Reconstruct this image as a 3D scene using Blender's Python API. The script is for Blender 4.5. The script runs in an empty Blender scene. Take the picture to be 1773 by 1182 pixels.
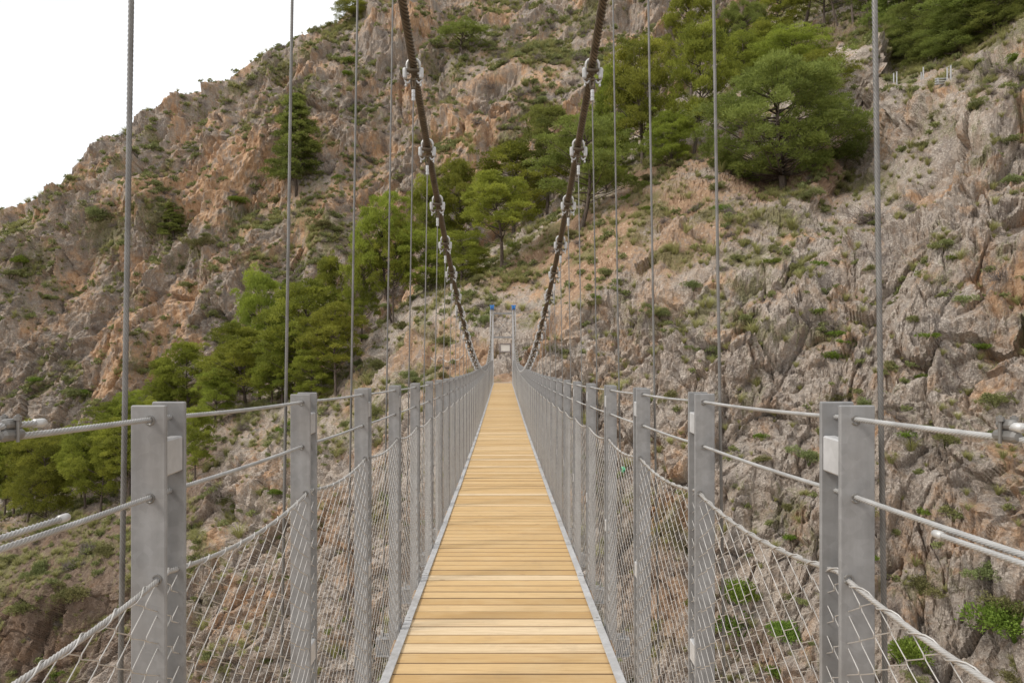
import bpy, math, random, time
import numpy as np
from mathutils import Vector

# ---------------------------------------------------------------- camera, world, sun, exposure
sc = bpy.context.scene
col = sc.collection
F = 1182.0                 # focal length in photo pixels (24 mm on 36 mm)
CX, CY = 870.7, 591.0      # principal point in photo pixels
cam_d = bpy.data.cameras.new('camera')
cam_d.lens = 24.0
cam_d.sensor_width = 36.0
cam_d.shift_x = (886.5 - CX) / 1773.0
cam_d.clip_start = 0.05
cam_d.clip_end = 6000
cam = bpy.data.objects.new('camera', cam_d)
cam.rotation_euler = (math.radians(90), 0, 0)
col.objects.link(cam)
sc.camera = cam

SUN_EL, SUN_AZ = math.radians(46), math.radians(-112)   # azimuth from +Y, clockwise: behind the left shoulder
w = bpy.data.worlds.new('World')
sc.world = w
w.use_nodes = True
nt = w.node_tree
nt.nodes.clear()
wo = nt.nodes.new('ShaderNodeOutputWorld')
bg = nt.nodes.new('ShaderNodeBackground')
bg.inputs['Strength'].default_value = 0.1
sky = nt.nodes.new('ShaderNodeTexSky')
sky.sky_type = 'NISHITA'
sky.sun_disc = False
sky.sun_elevation = SUN_EL
sky.sun_rotation = SUN_AZ
mixw = nt.nodes.new('ShaderNodeMix')
mixw.data_type = 'RGBA'
mixw.inputs['Factor'].default_value = 0.9                # a white overcast sheet over the sky
tcw = nt.nodes.new('ShaderNodeTexCoord')
nzw = nt.nodes.new('ShaderNodeTexNoise')
nzw.inputs['Scale'].default_value = 2.2
nzw.inputs['Detail'].default_value = 4
rmw = nt.nodes.new('ShaderNodeValToRGB')
rmw.color_ramp.elements[0].position = 0.3
rmw.color_ramp.elements[0].color = (5.9, 5.95, 6.05, 1)
rmw.color_ramp.elements[1].position = 0.7
rmw.color_ramp.elements[1].color = (8.6, 8.6, 8.6, 1)
nt.links.new(tcw.outputs['Generated'], nzw.inputs['Vector'])
nt.links.new(nzw.outputs['Fac'], rmw.inputs['Fac'])
nt.links.new(sky.outputs['Color'], mixw.inputs[6])
nt.links.new(rmw.outputs['Color'], mixw.inputs[7])
nt.links.new(mixw.outputs[2], bg.inputs['Color'])
nt.links.new(bg.outputs['Background'], wo.inputs['Surface'])

sun_d = bpy.data.lights.new('sun', 'SUN')
sun_d.energy = 1.6
sun_d.angle = math.radians(15)
sun_d.color = (1.0, 0.965, 0.91)
sun = bpy.data.objects.new('sun', sun_d)
sd = Vector((math.sin(SUN_AZ) * math.cos(SUN_EL), math.cos(SUN_AZ) * math.cos(SUN_EL), math.sin(SUN_EL)))
sun.rotation_euler = sd.to_track_quat('Z', 'Y').to_euler()
col.objects.link(sun)
sc.view_settings.view_transform = 'Standard'
sc.view_settings.look = 'None'
sc.view_settings.exposure = 0.74
sc.view_settings.gamma = 1.0

rng = np.random.default_rng(11)
random.seed(5)

# ---------------------------------------------------------------- numpy noise
_G = np.random.default_rng(3).normal(size=(256, 3)).astype(np.float32)
_G /= np.linalg.norm(_G, axis=1)[:, None]


def _hash(ix, iy, iz, seed):
    h = (ix.astype(np.uint32) * np.uint32(374761393) + iy.astype(np.uint32) * np.uint32(668265263)
         + iz.astype(np.uint32) * np.uint32(2147483647 & 1274126177) + np.uint32((seed * 2246822519) & 0xffffffff))
    h = (h ^ (h >> np.uint32(13))) * np.uint32(1274126177)
    h = (h ^ (h >> np.uint32(15))) * np.uint32(2246822519)
    return h ^ (h >> np.uint32(16))


def perlin(p, seed=0):
    p = np.asarray(p, dtype=np.float32)
    i = np.floor(p).astype(np.int64)
    f = p - i
    u = f * f * f * (f * (f * 6 - 15) + 10)
    res = np.zeros(len(p), np.float32)
    for dx in (0, 1):
        wx = u[:, 0] if dx else 1 - u[:, 0]
        for dy in (0, 1):
            wy = u[:, 1] if dy else 1 - u[:, 1]
            for dz in (0, 1):
                wz = u[:, 2] if dz else 1 - u[:, 2]
                g = _G[_hash(i[:, 0] + dx, i[:, 1] + dy, i[:, 2] + dz, seed) & np.uint32(255)]
                d = g[:, 0] * (f[:, 0] - dx) + g[:, 1] * (f[:, 1] - dy) + g[:, 2] * (f[:, 2] - dz)
                res += wx * wy * wz * d
    return res * 1.5


def fbm(p, octaves=4, seed=0, gain=0.5):
    r = 0; a = 1.0
    for o in range(octaves):
        r = r + a * perlin(p * (2.03 ** o), seed + o); a *= gain
    return r


def ridged(p, seed=0):
    v = 1 - np.abs(perlin(p, seed)) * 1.6
    return np.clip(v, 0, 1) ** 2


def worley(p, seed=0):
    """F1 and F2 distances and a random number of the nearest cell"""
    p = np.asarray(p, dtype=np.float32)
    i = np.floor(p).astype(np.int64)
    f1 = np.full(len(p), 9, np.float32); f2 = f1.copy(); rid = np.zeros(len(p), np.float32)
    for dx in (-1, 0, 1):
        for dy in (-1, 0, 1):
            for dz in (-1, 0, 1):
                h = _hash(i[:, 0] + dx, i[:, 1] + dy, i[:, 2] + dz, seed)
                c = np.stack([(h & np.uint32(1023)) / 1023., ((h >> np.uint32(10)) & np.uint32(1023)) / 1023.,
                              ((h >> np.uint32(20)) & np.uint32(1023)) / 1023.], 1).astype(np.float32)
                d = np.sqrt((((i + (dx, dy, dz)) + c - p) ** 2).sum(1)).astype(np.float32)
                near = d < f1
                f2 = np.where(near, f1, np.minimum(f2, d))
                rid = np.where(near, (h >> np.uint32(7) & np.uint32(255)) / 255., rid)
                f1 = np.where(near, d, f1)
    return f1, f2, rid


def facets(p, seed=0):
    """cells with a random tilt each: height of the tilted facet, distance to the cell edge"""
    p = np.asarray(p, dtype=np.float32)
    i = np.floor(p).astype(np.int64)
    f1 = np.full(len(p), 9, np.float32); f2 = f1.copy(); hh = np.zeros(len(p), np.float32)
    for dx in (-1, 0, 1):
        for dy in (-1, 0, 1):
            for dz in (-1, 0, 1):
                h = _hash(i[:, 0] + dx, i[:, 1] + dy, i[:, 2] + dz, seed)
                c = np.stack([(h & np.uint32(1023)) / 1023., ((h >> np.uint32(10)) & np.uint32(1023)) / 1023.,
                              ((h >> np.uint32(20)) & np.uint32(1023)) / 1023.], 1).astype(np.float32)
                o = (p - ((i + (dx, dy, dz)) + c)).astype(np.float32)
                d = np.sqrt((o ** 2).sum(1))
                near = d < f1
                t = (o * _G[(h >> np.uint32(5)) & np.uint32(255)]).sum(1) + 0.5 * (((h >> np.uint32(13)) & np.uint32(255)) / 255. - .5)
                f2 = np.where(near, f1, np.minimum(f2, d))
                hh = np.where(near, t, hh)
                f1 = np.where(near, d, f1)
    return hh.astype(np.float32), f2 - f1


def sstep(a, b, x):
    t = np.clip((x - a) / (b - a), 0, 1)
    return t * t * (3 - 2 * t)


# ---------------------------------------------------------------- mesh helpers
class MB:
    """collects shapes and links them as ONE mesh object"""

    def __init__(self):
        self.v = []; self.f = {}; self.n = 0; self.attr = []

    def add(self, v, f, tone=None):
        v = np.asarray(v, dtype=np.float32).reshape(-1, 3)
        for ff in (f if isinstance(f, list) and len(f) and isinstance(f[0], np.ndarray) else [np.asarray(f)]):
            ff = np.asarray(ff, dtype=np.int64)
            self.f.setdefault(ff.shape[1], []).append(ff + self.n)
        self.v.append(v); self.n += len(v)
        self.attr.append(np.full(len(v), 0.5 if tone is None else tone, np.float32) if np.ndim(tone) == 0 else np.asarray(tone, np.float32))
        return self

    def box(self, c, s, tone=None, rot=0.0):
        c = np.asarray(c, float); s = np.asarray(s, float) / 2
        k = np.array([[-1, -1, -1], [1, -1, -1], [1, 1, -1], [-1, 1, -1], [-1, -1, 1], [1, -1, 1], [1, 1, 1], [-1, 1, 1]], float) * s
        if rot:
            ca, sa = math.cos(rot), math.sin(rot)
            k = np.stack([k[:, 0] * ca - k[:, 1] * sa, k[:, 0] * sa + k[:, 1] * ca, k[:, 2]], 1)
        self.add(k + c, [[0, 3, 2, 1], [4, 5, 6, 7], [0, 1, 5, 4], [1, 2, 6, 5], [2, 3, 7, 6], [3, 0, 4, 7]], tone)
        return self

    def bbox(self, c, s, b=0.004, tone=None):
        """box with chamfered vertical and horizontal edges (24 vertices)"""
        c = np.asarray(c, float); s = np.asarray(s, float) / 2
        b = min(b, s.min() * 0.45)
        vs = []; idx = {}
        for sx in (-1, 1):
            for sy in (-1, 1):
                for sz in (-1, 1):
                    for ax in range(3):
                        p = np.array([sx * (s[0] - b), sy * (s[1] - b), sz * (s[2] - b)])
                        p[ax] += (sx, sy, sz)[ax] * b
                        idx[(sx, sy, sz, ax)] = len(vs); vs.append(p)
        q = []; t = []
        for ax in range(3):
            o = [a for a in range(3) if a != ax]
            for sg in (-1, 1):
                r = []
                for a, bb in ((-1, -1), (1, -1), (1, 1), (-1, 1)):
                    k = [0, 0, 0]; k[ax] = sg; k[o[0]] = a; k[o[1]] = bb
                    r.append(idx[(*k, ax)])
                q.append(r)
            for a in (-1, 1):
                for bb in (-1, 1):
                    k0 = [0, 0, 0]; k1 = [0, 0, 0]
                    k0[o[0]] = k1[o[0]] = a; k0[o[1]] = k1[o[1]] = bb; k0[ax] = -1; k1[ax] = 1
                    q.append([idx[(*k0, o[0])], idx[(*k1, o[0])], idx[(*k1, o[1])], idx[(*k0, o[1])]])
        for sx in (-1, 1):
            for sy in (-1, 1):
                for sz in (-1, 1):
                    t.append([idx[(sx, sy, sz, 0)], idx[(sx, sy, sz, 1)], idx[(sx, sy, sz, 2)]])
        self.add(np.array(vs) + c, [np.array(q), np.array(t)], tone)
        return self

    def tube(self, pts, r, n=6, tone=None, caps=True, lobes=0, pitch=0.3, depth=0.16, up=None):
        """tube along a polyline; lobes > 0 twists a lobed section round it (a laid rope)"""
        pts = np.asarray(pts, float); m = len(pts)
        r = np.broadcast_to(np.asarray(r, float), (m,))
        T = np.gradient(pts, axis=0) if m > 2 else np.repeat((pts[1:] - pts[:1]), 2, 0)
        T /= np.linalg.norm(T, axis=1)[:, None] + 1e-12
        ref = np.array([0, 0, 1.0]) if abs(T[:, 2]).mean() < 0.8 else np.array([1.0, 0, 0])
        if up is not None:
            ref = np.asarray(up, float)
        A = np.cross(T, ref); A /= np.linalg.norm(A, axis=1)[:, None] + 1e-9
        B = np.cross(A, T)
        th = np.arange(n) * 2 * math.pi / n
        if lobes:
            s = np.concatenate([[0], np.cumsum(np.linalg.norm(np.diff(pts, axis=0), axis=1))])
            ang = th[None, :] + (s / pitch * 2 * math.pi)[:, None]
            rr = r[:, None] * (1 - depth + depth * np.abs(np.cos(th * lobes / 2))[None, :])
        else:
            ang = np.broadcast_to(th[None, :], (m, n)); rr = np.broadcast_to(r[:, None], (m, n))
        if lobes and tone is None:
            lt = np.broadcast_to(np.abs(np.cos(th * lobes / 2))[None, :], (m, n)).ravel()  # tone drops in the grooves, painting their shade into the colour
            tone = np.concatenate([lt, [0.8, 0.8]]) if caps else lt
        elif tone is None:
            tone = 0.8
        V = pts[:, None, :] + (np.cos(ang) * rr)[..., None] * A[:, None, :] + (np.sin(ang) * rr)[..., None] * B[:, None, :]
        i = np.arange(m - 1)[:, None] * n; j = np.arange(n)[None, :]; k = (j + 1) % n
        Q = np.stack([i + j, i + k, i + n + k, i + n + j], -1).reshape(-1, 4)
        V = V.reshape(-1, 3)
        fs = [Q]
        if caps:
            V = np.concatenate([V, pts[:1], pts[-1:]])
            jj = np.arange(n); kk = (jj + 1) % n
            fs.append(np.concatenate([np.stack([np.full(n, m * n), kk, jj], 1),
                                      np.stack([np.full(n, m * n + 1), (m - 1) * n + jj, (m - 1) * n + kk], 1)]))
        self.add(V, fs, tone)
        return self

    def build(self, name, mat, parent=None, smooth=False, tone=True):
        me = bpy.data.meshes.new(name)
        V = np.concatenate(self.v).astype(np.float32)
        me.vertices.add(len(V)); me.vertices.foreach_set('co', V.ravel())
        loops = []; starts = []; tot = 0
        for k, fl in self.f.items():
            fa = np.concatenate(fl)
            loops.append(fa.ravel()); starts.append(np.arange(len(fa)) * k + tot); tot += fa.size
        loops = np.concatenate(loops); starts = np.concatenate(starts)
        me.loops.add(len(loops)); me.loops.foreach_set('vertex_index', loops.astype(np.int32))
        me.polygons.add(len(starts)); me.polygons.foreach_set('loop_start', starts.astype(np.int32))
        if tone:
            a = me.attributes.new('tone', 'FLOAT', 'POINT')
            a.data.foreach_set('value', np.concatenate(self.attr))
        me.update(calc_edges=True)
        me.validate()
        me.polygons.foreach_set('use_smooth', np.full(len(me.polygons), smooth, bool))
        me.materials.append(mat)
        return link(name, me, parent)


def link(name, me, parent=None):
    o = bpy.data.objects.new(name, me)
    col.objects.link(o)
    if parent is not None:
        o.parent = parent
    return o


def empty(name, loc=(0, 0, 0)):
    o = bpy.data.objects.new(name, None)
    o.location = loc
    o.empty_display_size = 0.3
    col.objects.link(o)
    return o


def tag(o, label=None, cat=None, group=None, kind=None):
    if label: o['label'] = label
    if cat: o['category'] = cat
    if group: o['group'] = group
    if kind: o['kind'] = kind
    return o


def copy_tree(o, parent=None):
    c = o.copy(); col.objects.link(c)
    if parent is not None:
        c.parent = parent
    for ch in list(o.children):
        copy_tree(ch, c)
    return c


# ---------------------------------------------------------------- materials
class NT:
    def __init__(self, name):
        self.m = bpy.data.materials.new(name)
        self.m.use_nodes = True
        self.t = self.m.node_tree
        self.t.nodes.clear()
        self.out = self.n('ShaderNodeOutputMaterial')
        self.b = self.n('ShaderNodeBsdfPrincipled')
        self.t.links.new(self.b.outputs[0], self.out.inputs['Surface'])

    def n(self, typ, **kw):
        x = self.t.nodes.new(typ)
        for k, v in kw.items():
            setattr(x, k, v)
        return x

    def l(self, a, b):
        self.t.links.new(a, b)

    def pos(self, scale=(1, 1, 1), rot=(0, 0, 0), coord='Object'):
        tc = self.n('ShaderNodeTexCoord')
        mp = self.n('ShaderNodeMapping')
        mp.inputs['Scale'].default_value = scale
        mp.inputs['Rotation'].default_value = rot
        self.l(tc.outputs[coord], mp.inputs['Vector'])
        return mp.outputs[0]

    def noise(self, vec, scale, detail=5, rough=0.55, dist=0.0):
        x = self.n('ShaderNodeTexNoise')
        x.inputs['Scale'].default_value = scale
        x.inputs['Detail'].default_value = detail
        x.inputs['Roughness'].default_value = rough
        x.inputs['Distortion'].default_value = dist
        self.l(vec, x.inputs['Vector'])
        return x.outputs['Fac']

    def ramp(self, fac, stops):
        x = self.n('ShaderNodeValToRGB')
        e = x.color_ramp.elements
        while len(e) < len(stops):
            e.new(0.5)
        for i, (p, c) in enumerate(stops):
            e[i].position = p
            e[i].color = (c, c, c, 1) if np.ndim(c) == 0 else (*c, 1)
        self.l(fac, x.inputs['Fac'])
        return x.outputs['Color']

    def mix(self, fac, a, b, typ='MIX'):
        x = self.n('ShaderNodeMix', data_type='RGBA', blend_type=typ)
        for s, v in ((x.inputs['Factor'], fac), (x.inputs[6], a), (x.inputs[7], b)):
            if hasattr(v, 'is_linked') or isinstance(v, bpy.types.NodeSocket):
                self.l(v, s)
            elif np.ndim(v) == 0:
                s.default_value = v
            else:
                s.default_value = (*v, 1)
        return x.outputs[2]

    def math(self, op, a, b=0.0, clamp=False):
        x = self.n('ShaderNodeMath', operation=op, use_clamp=clamp)
        for s, v in ((x.inputs[0], a), (x.inputs[1], b)):
            if isinstance(v, bpy.types.NodeSocket):
                self.l(v, s)
            else:
                s.default_value = v
        return x.outputs[0]

    def attr(self, name):
        x = self.n('ShaderNodeAttribute', attribute_name=name)
        return x.outputs['Fac']

    def bump(self, h, strength=0.5, dist=0.05):
        x = self.n('ShaderNodeBump')
        x.inputs['Strength'].default_value = strength
        x.inputs['Distance'].default_value = dist
        self.l(h, x.inputs['Height'])
        self.l(x.outputs[0], self.b.inputs['Normal'])

    def set(self, color=None, rough=None, metal=None, spec=None):
        for k, v in (('Base Color', color), ('Roughness', rough), ('Metallic', metal), ('Specular IOR Level', spec)):
            if v is None: continue
            if isinstance(v, bpy.types.NodeSocket): self.l(v, self.b.inputs[k])
            elif k == 'Base Color': self.b.inputs[k].default_value = (*v, 1)
            else: self.b.inputs[k].default_value = v
        return self.m


def mat_terrain(name, scale=1.0, g=1.0, patch=2.2, wm=0.8):
    n = NT(name)
    p = n.pos()
    ps = n.pos(scale=(1.0, 1.0, 0.35), rot=(0.25, 0.45, 0.2))
    big = n.noise(p, 0.09 / scale, 4, 0.6)
    mid = n.noise(ps, 0.55 / scale, 6, 0.65, 0.6)
    fine = n.noise(ps, 2.6 / scale, 8, 0.7, 0.8)
    tiny = n.noise(p, 9.0 / scale, 5, 0.7)
    grey = n.ramp(mid, [(0.30, (0.18, 0.155, 0.138)), (0.44, (0.32, 0.272, 0.236)), (0.58, (0.45, 0.385, 0.325)), (0.72, (0.64, 0.56, 0.475))])
    grey = n.mix(1.0, grey, (g, g, g), 'MULTIPLY')
    warm = n.ramp(fine, [(0.32, (0.28, 0.19, 0.12)), (0.5, (0.49, 0.345, 0.23)), (0.68, (0.69, 0.535, 0.395))])
    grey = n.mix(n.ramp(n.noise(p, 0.9 / scale, 6, 0.72, 0.3), [(0.42, 0.0), (0.60, wm)]), grey, warm)
    grey = n.mix(n.ramp(fine, [(0.40, 0.0), (0.58, 0.75)]), grey, n.ramp(tiny, [(0.34, (0.19, 0.163, 0.145)), (0.50, (0.42 * g, 0.362 * g, 0.31 * g)), (0.62, (0.80 * g, 0.72 * g, 0.62 * g))]))
    och = n.ramp(fine, [(0.3, (0.36, 0.205, 0.11)), (0.5, (0.58, 0.355, 0.20)), (0.68, (0.74, 0.53, 0.355))])
    och = n.mix(n.ramp(n.noise(ps, 1.1 / scale, 6, 0.7), [(0.48, 0.0), (0.60, 0.85)]), och, n.ramp(tiny, [(0.34, (0.24, 0.20, 0.175)), (0.66, (0.50, 0.43, 0.36))]))
    omask = n.math('ADD', n.attr('ochre'), n.math('MULTIPLY', n.math('SUBTRACT', n.noise(p, 0.45 / scale, 8, 0.72, 0.5), 0.5), patch))
    c = n.mix(n.ramp(omask, [(0.36, 0.0), (0.70, 0.85)]), grey, och)
    # stained dark streaks down the faces
    st = n.noise(n.pos(scale=(1, 1, 0.14)), 0.8 / scale, 4, 0.6, 0.4)
    c = n.mix(n.ramp(st, [(0.58, 0.0), (0.70, 0.45)]), c, (0.165, 0.15, 0.14))
    # soil with pebbles
    vo = n.n('ShaderNodeTexVoronoi'); vo.inputs['Scale'].default_value = 3.2 / scale
    n.l(p, vo.inputs['Vector'])
    soil = n.mix(n.ramp(fine, [(0.35, 0.0), (0.65, 1.0)]), (0.30, 0.185, 0.115), (0.58, 0.395, 0.26))
    peb = n.ramp(vo.outputs['Color'], [(0.2, (0.32, 0.22, 0.15)), (0.8, (0.70, 0.56, 0.43))])
    soil = n.mix(n.ramp(n.math('ADD', vo.outputs['Distance'], n.math('MULTIPLY', tiny, 0.35)), [(0.36, 0.85), (0.52, 0.0)]), soil, peb)
    smask = n.math('ADD', n.attr('soil'), n.math('MULTIPLY', n.math('SUBTRACT', fine, 0.5), 0.9))
    c = n.mix(n.ramp(smask, [(0.42, 0.0), (0.60, 1.0)]), c, soil)
    lit = n.mix(n.ramp(fine, [(0.35, 0.0), (0.65, 1.0)]), (0.115, 0.074, 0.048), (0.235, 0.155, 0.105))
    lmask = n.math('ADD', n.attr('litter'), n.math('MULTIPLY', n.math('SUBTRACT', fine, 0.5), 1.2))
    c = n.mix(n.ramp(lmask, [(0.35, 0.0), (0.70, 0.8)]), c, lit)
    # thin dry grass and lichen
    gc = n.mix(n.ramp(tiny, [(0.35, 0.0), (0.65, 1.0)]), (0.11, 0.112, 0.042), (0.29, 0.265, 0.12))
    gmask = n.math('ADD', n.attr('grass'), n.math('MULTIPLY', n.math('SUBTRACT', fine, 0.5), 1.4))
    c = n.mix(n.ramp(gmask, [(0.40, 0.0), (0.66, 0.8)]), c, gc)
    c = n.mix(0.35, c, n.ramp(big, [(0.3, (0.90, 0.88, 0.86)), (0.7, (1.0, 1.0, 1.0))]), 'MULTIPLY')
    n.bump(n.math('ADD', n.math('MULTIPLY', fine, 0.8), n.math('MULTIPLY', tiny, 0.7)), 1.0, 0.30 * scale)
    return n.set(c, 0.92, 0.0, 0.15)


def mat_leaf(name, dark, light, hue=0.06, trans=0.25):
    n = NT(name)
    oi = n.n('ShaderNodeObjectInfo')
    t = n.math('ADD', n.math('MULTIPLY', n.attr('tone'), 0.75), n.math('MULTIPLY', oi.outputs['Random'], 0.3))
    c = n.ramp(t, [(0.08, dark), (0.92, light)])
    hs = n.n('ShaderNodeHueSaturation')
    hs.inputs['Hue'].default_value = 0.5
    n.l(n.math('ADD', 0.5 - hue / 2, n.math('MULTIPLY', oi.outputs['Random'], hue)), hs.inputs['Hue'])
    n.l(c, hs.inputs['Color'])
    c = hs.outputs[0]
    tr = n.n('ShaderNodeBsdfTranslucent')
    n.l(c, tr.inputs['Color'])
    ms = n.n('ShaderNodeMixShader')
    ms.inputs[0].default_value = trans
    n.set(c, 0.7, 0, 0.2)
    n.l(n.b.outputs[0], ms.inputs[1]); n.l(tr.outputs[0], ms.inputs[2])
    n.l(ms.outputs[0], n.out.inputs['Surface'])
    return n.m


def mat_bark():
    n = NT('bark')
    f = n.noise(n.pos(scale=(3, 3, 0.6)), 3.0, 5, 0.6)
    n.bump(f, 0.6, 0.03)
    return n.set(n.ramp(f, [(0.3, (0.055, 0.042, 0.034)), (0.7, (0.17, 0.135, 0.11))]), 0.9, 0, 0.1)


def mat_galv(name, a=(0.30, 0.295, 0.29), b=(0.44, 0.435, 0.43), metal=0.25, rough=0.55, sc_=9.0):
    n = NT(name)
    p = n.pos()
    f = n.noise(p, sc_, 6, 0.65)
    s = n.noise(n.pos(scale=(9, 9, 0.8)), 3.0, 4, 0.6)
    vo = n.n('ShaderNodeTexVoronoi'); vo.inputs['Scale'].default_value = 60
    n.l(p, vo.inputs['Vector'])
    c = n.ramp(n.math('ADD', n.math('MULTIPLY', f, 0.65), n.math('MULTIPLY', s, 0.35)), [(0.32, a), (0.66, b)])
    c = n.mix(0.12, c, n.ramp(vo.outputs['Color'], [(0.2, 0.2), (0.8, 0.8)]), 'SOFT_LIGHT')
    big = n.noise(p, 2.5, 3, 0.6)
    c = n.mix(n.ramp(big, [(0.52, 0.0), (0.72, 0.5)]), c, (0.23, 0.205, 0.18))
    n.bump(f, 0.10, 0.004)
    return n.set(c, n.ramp(f, [(0.3, rough - 0.12), (0.7, rough + 0.12)]), metal, 0.4)


def mat_rope(name, a, b, metal=0.3, rough=0.45):
    n = NT(name)
    f = n.noise(n.pos(), 14, 4, 0.6)
    c = n.ramp(f, [(0.3, a), (0.7, b)])
    # strand grooves darker: grease and dirt, plus groove shade painted in
    c = n.mix(n.ramp(n.attr('tone'), [(0.10, 0.85), (0.75, 0.0)]), c, tuple(0.28 * x for x in a))
    return n.set(c, rough, metal, 0.4)


def mat_wood():
    n = NT('deck_wood')
    t = n.attr('tone')
    tc = n.n('ShaderNodeTexCoord')
    # each plank takes its own place in the grain
    cb = n.n('ShaderNodeCombineXYZ')
    n.l(n.math('MULTIPLY', t, 91.0), cb.inputs[0]); n.l(n.math('MULTIPLY', t, 37.0), cb.inputs[2])
    ad = n.n('ShaderNodeVectorMath', operation='ADD')
    n.l(tc.outputs['Object'], ad.inputs[0]); n.l(cb.outputs[0], ad.inputs[1])

    def mp(sc3):
        m = n.n('ShaderNodeMapping'); m.inputs['Scale'].default_value = sc3
        n.l(ad.outputs[0], m.inputs['Vector']); return m.outputs[0]
    grain = n.noise(mp((0.9, 40, 20)), 3.0, 7, 0.65, 0.6)
    fine = n.noise(mp((2.5, 120, 60)), 3.0, 4, 0.6, 0.3)
    blot = n.noise(mp((1.6, 3, 1)), 2.4, 4, 0.55)
    base = n.ramp(t, [(0.0, (0.48, 0.308, 0.132)), (0.4, (0.575, 0.385, 0.180)), (0.75, (0.62, 0.430, 0.215)), (1.0, (0.69, 0.54, 0.35))])
    c = n.mix(n.ramp(grain, [(0.34, 0.55), (0.50, 0.0)]), base, (0.36, 0.20, 0.075))
    c = n.mix(n.ramp(fine, [(0.34, 0.40), (0.50, 0.0)]), c, (0.30, 0.17, 0.07))
    c = n.mix(n.ramp(blot, [(0.46, 0.0), (0.72, 0.28)]), c, (0.62, 0.47, 0.28))
    kn = n.n('ShaderNodeTexVoronoi'); kn.inputs['Scale'].default_value = 1.7
    n.l(mp((1, 4.0, 1)), kn.inputs['Vector'])
    c = n.mix(n.ramp(kn.outputs['Distance'], [(0.02, 0.75), (0.06, 0.0)]), c, (0.14, 0.07, 0.03))
    dirt = n.noise(n.pos(), 5.0, 6, 0.7)
    c = n.mix(n.ramp(dirt, [(0.56, 0.0), (0.74, 0.30)]), c, (0.30, 0.22, 0.14))
    # sawn plank edges: weathered stain plus painted gap shade, so seams read dark
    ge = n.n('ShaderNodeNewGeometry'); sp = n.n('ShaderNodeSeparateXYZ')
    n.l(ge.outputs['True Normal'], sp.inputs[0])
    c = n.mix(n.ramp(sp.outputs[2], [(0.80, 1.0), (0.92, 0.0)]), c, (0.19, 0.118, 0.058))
    n.bump(grain, 0.12, 0.002)
    return n.set(c, 0.62, 0, 0.3)


def mat_plain(name, c, rough=0.6, metal=0.0, var=0.25, sc_=6.0):
    n = NT(name)
    f = n.noise(n.pos(), sc_, 5, 0.6)
    c = np.array(c)
    return n.set(n.ramp(f, [(0.3, tuple(c * (1 - var))), (0.7, tuple(np.minimum(c * (1 + var), 0.9)))]), rough, metal, 0.35)


M = dict(
    near=mat_terrain('limestone_slope', 1.0, 1.06, 2.2, 0.55), far=mat_terrain('mountain_rock', 1.7, 0.80, 1.7),
    pine=mat_leaf('pine_needles', (0.098, 0.122, 0.020), (0.385, 0.410, 0.066), 0.034, 0.42),
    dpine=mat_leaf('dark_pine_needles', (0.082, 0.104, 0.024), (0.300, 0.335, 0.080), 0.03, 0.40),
    shrub=mat_leaf('shrub_leaves', (0.105, 0.115, 0.040), (0.31, 0.31, 0.125), 0.07, 0.3),
    bright=mat_leaf('bright_leaves', (0.075, 0.115, 0.016), (0.23, 0.30, 0.05), 0.04, 0.34),
    grass=mat_leaf('dry_grass', (0.17, 0.165, 0.055), (0.44, 0.41, 0.18), 0.05, 0.35),
    twig=mat_plain('dead_twigs', (0.20, 0.165, 0.14), 0.9), bark=mat_bark(),
    post=mat_galv('galvanised_plate', (0.165, 0.161, 0.157), (0.290, 0.286, 0.282), 0.12, 0.62), galv=mat_galv('galvanised_bright', (0.34, 0.335, 0.33), (0.49, 0.485, 0.48), 0.06, 0.55),
    net=mat_rope('steel_net', (0.38, 0.36, 0.33), (0.56, 0.535, 0.505), 0.35, 0.4),
    rope=mat_rope('steel_rope', (0.36, 0.35, 0.335), (0.54, 0.53, 0.51), 0.3, 0.45),
    hang=mat_rope('hanger_rope', (0.15, 0.14, 0.128), (0.25, 0.24, 0.225), 0.35, 0.45),
    main=mat_rope('greased_cable', (0.075, 0.057, 0.036), (0.17, 0.13, 0.085), 0.2, 0.5),
    white=mat_galv('bright_zinc', (0.36, 0.36, 0.355), (0.56, 0.56, 0.555), 0.3, 0.4),
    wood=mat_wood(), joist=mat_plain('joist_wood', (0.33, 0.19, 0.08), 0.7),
    blue=mat_plain('blue_paint', (0.05, 0.20, 0.50), 0.4), rust=mat_plain('rusty_bolt', (0.30, 0.13, 0.07), 0.7),
    ground=mat_plain('gorge_gravel', (0.30, 0.24, 0.19), 0.95, 0, 0.3, 0.4),
)

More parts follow.
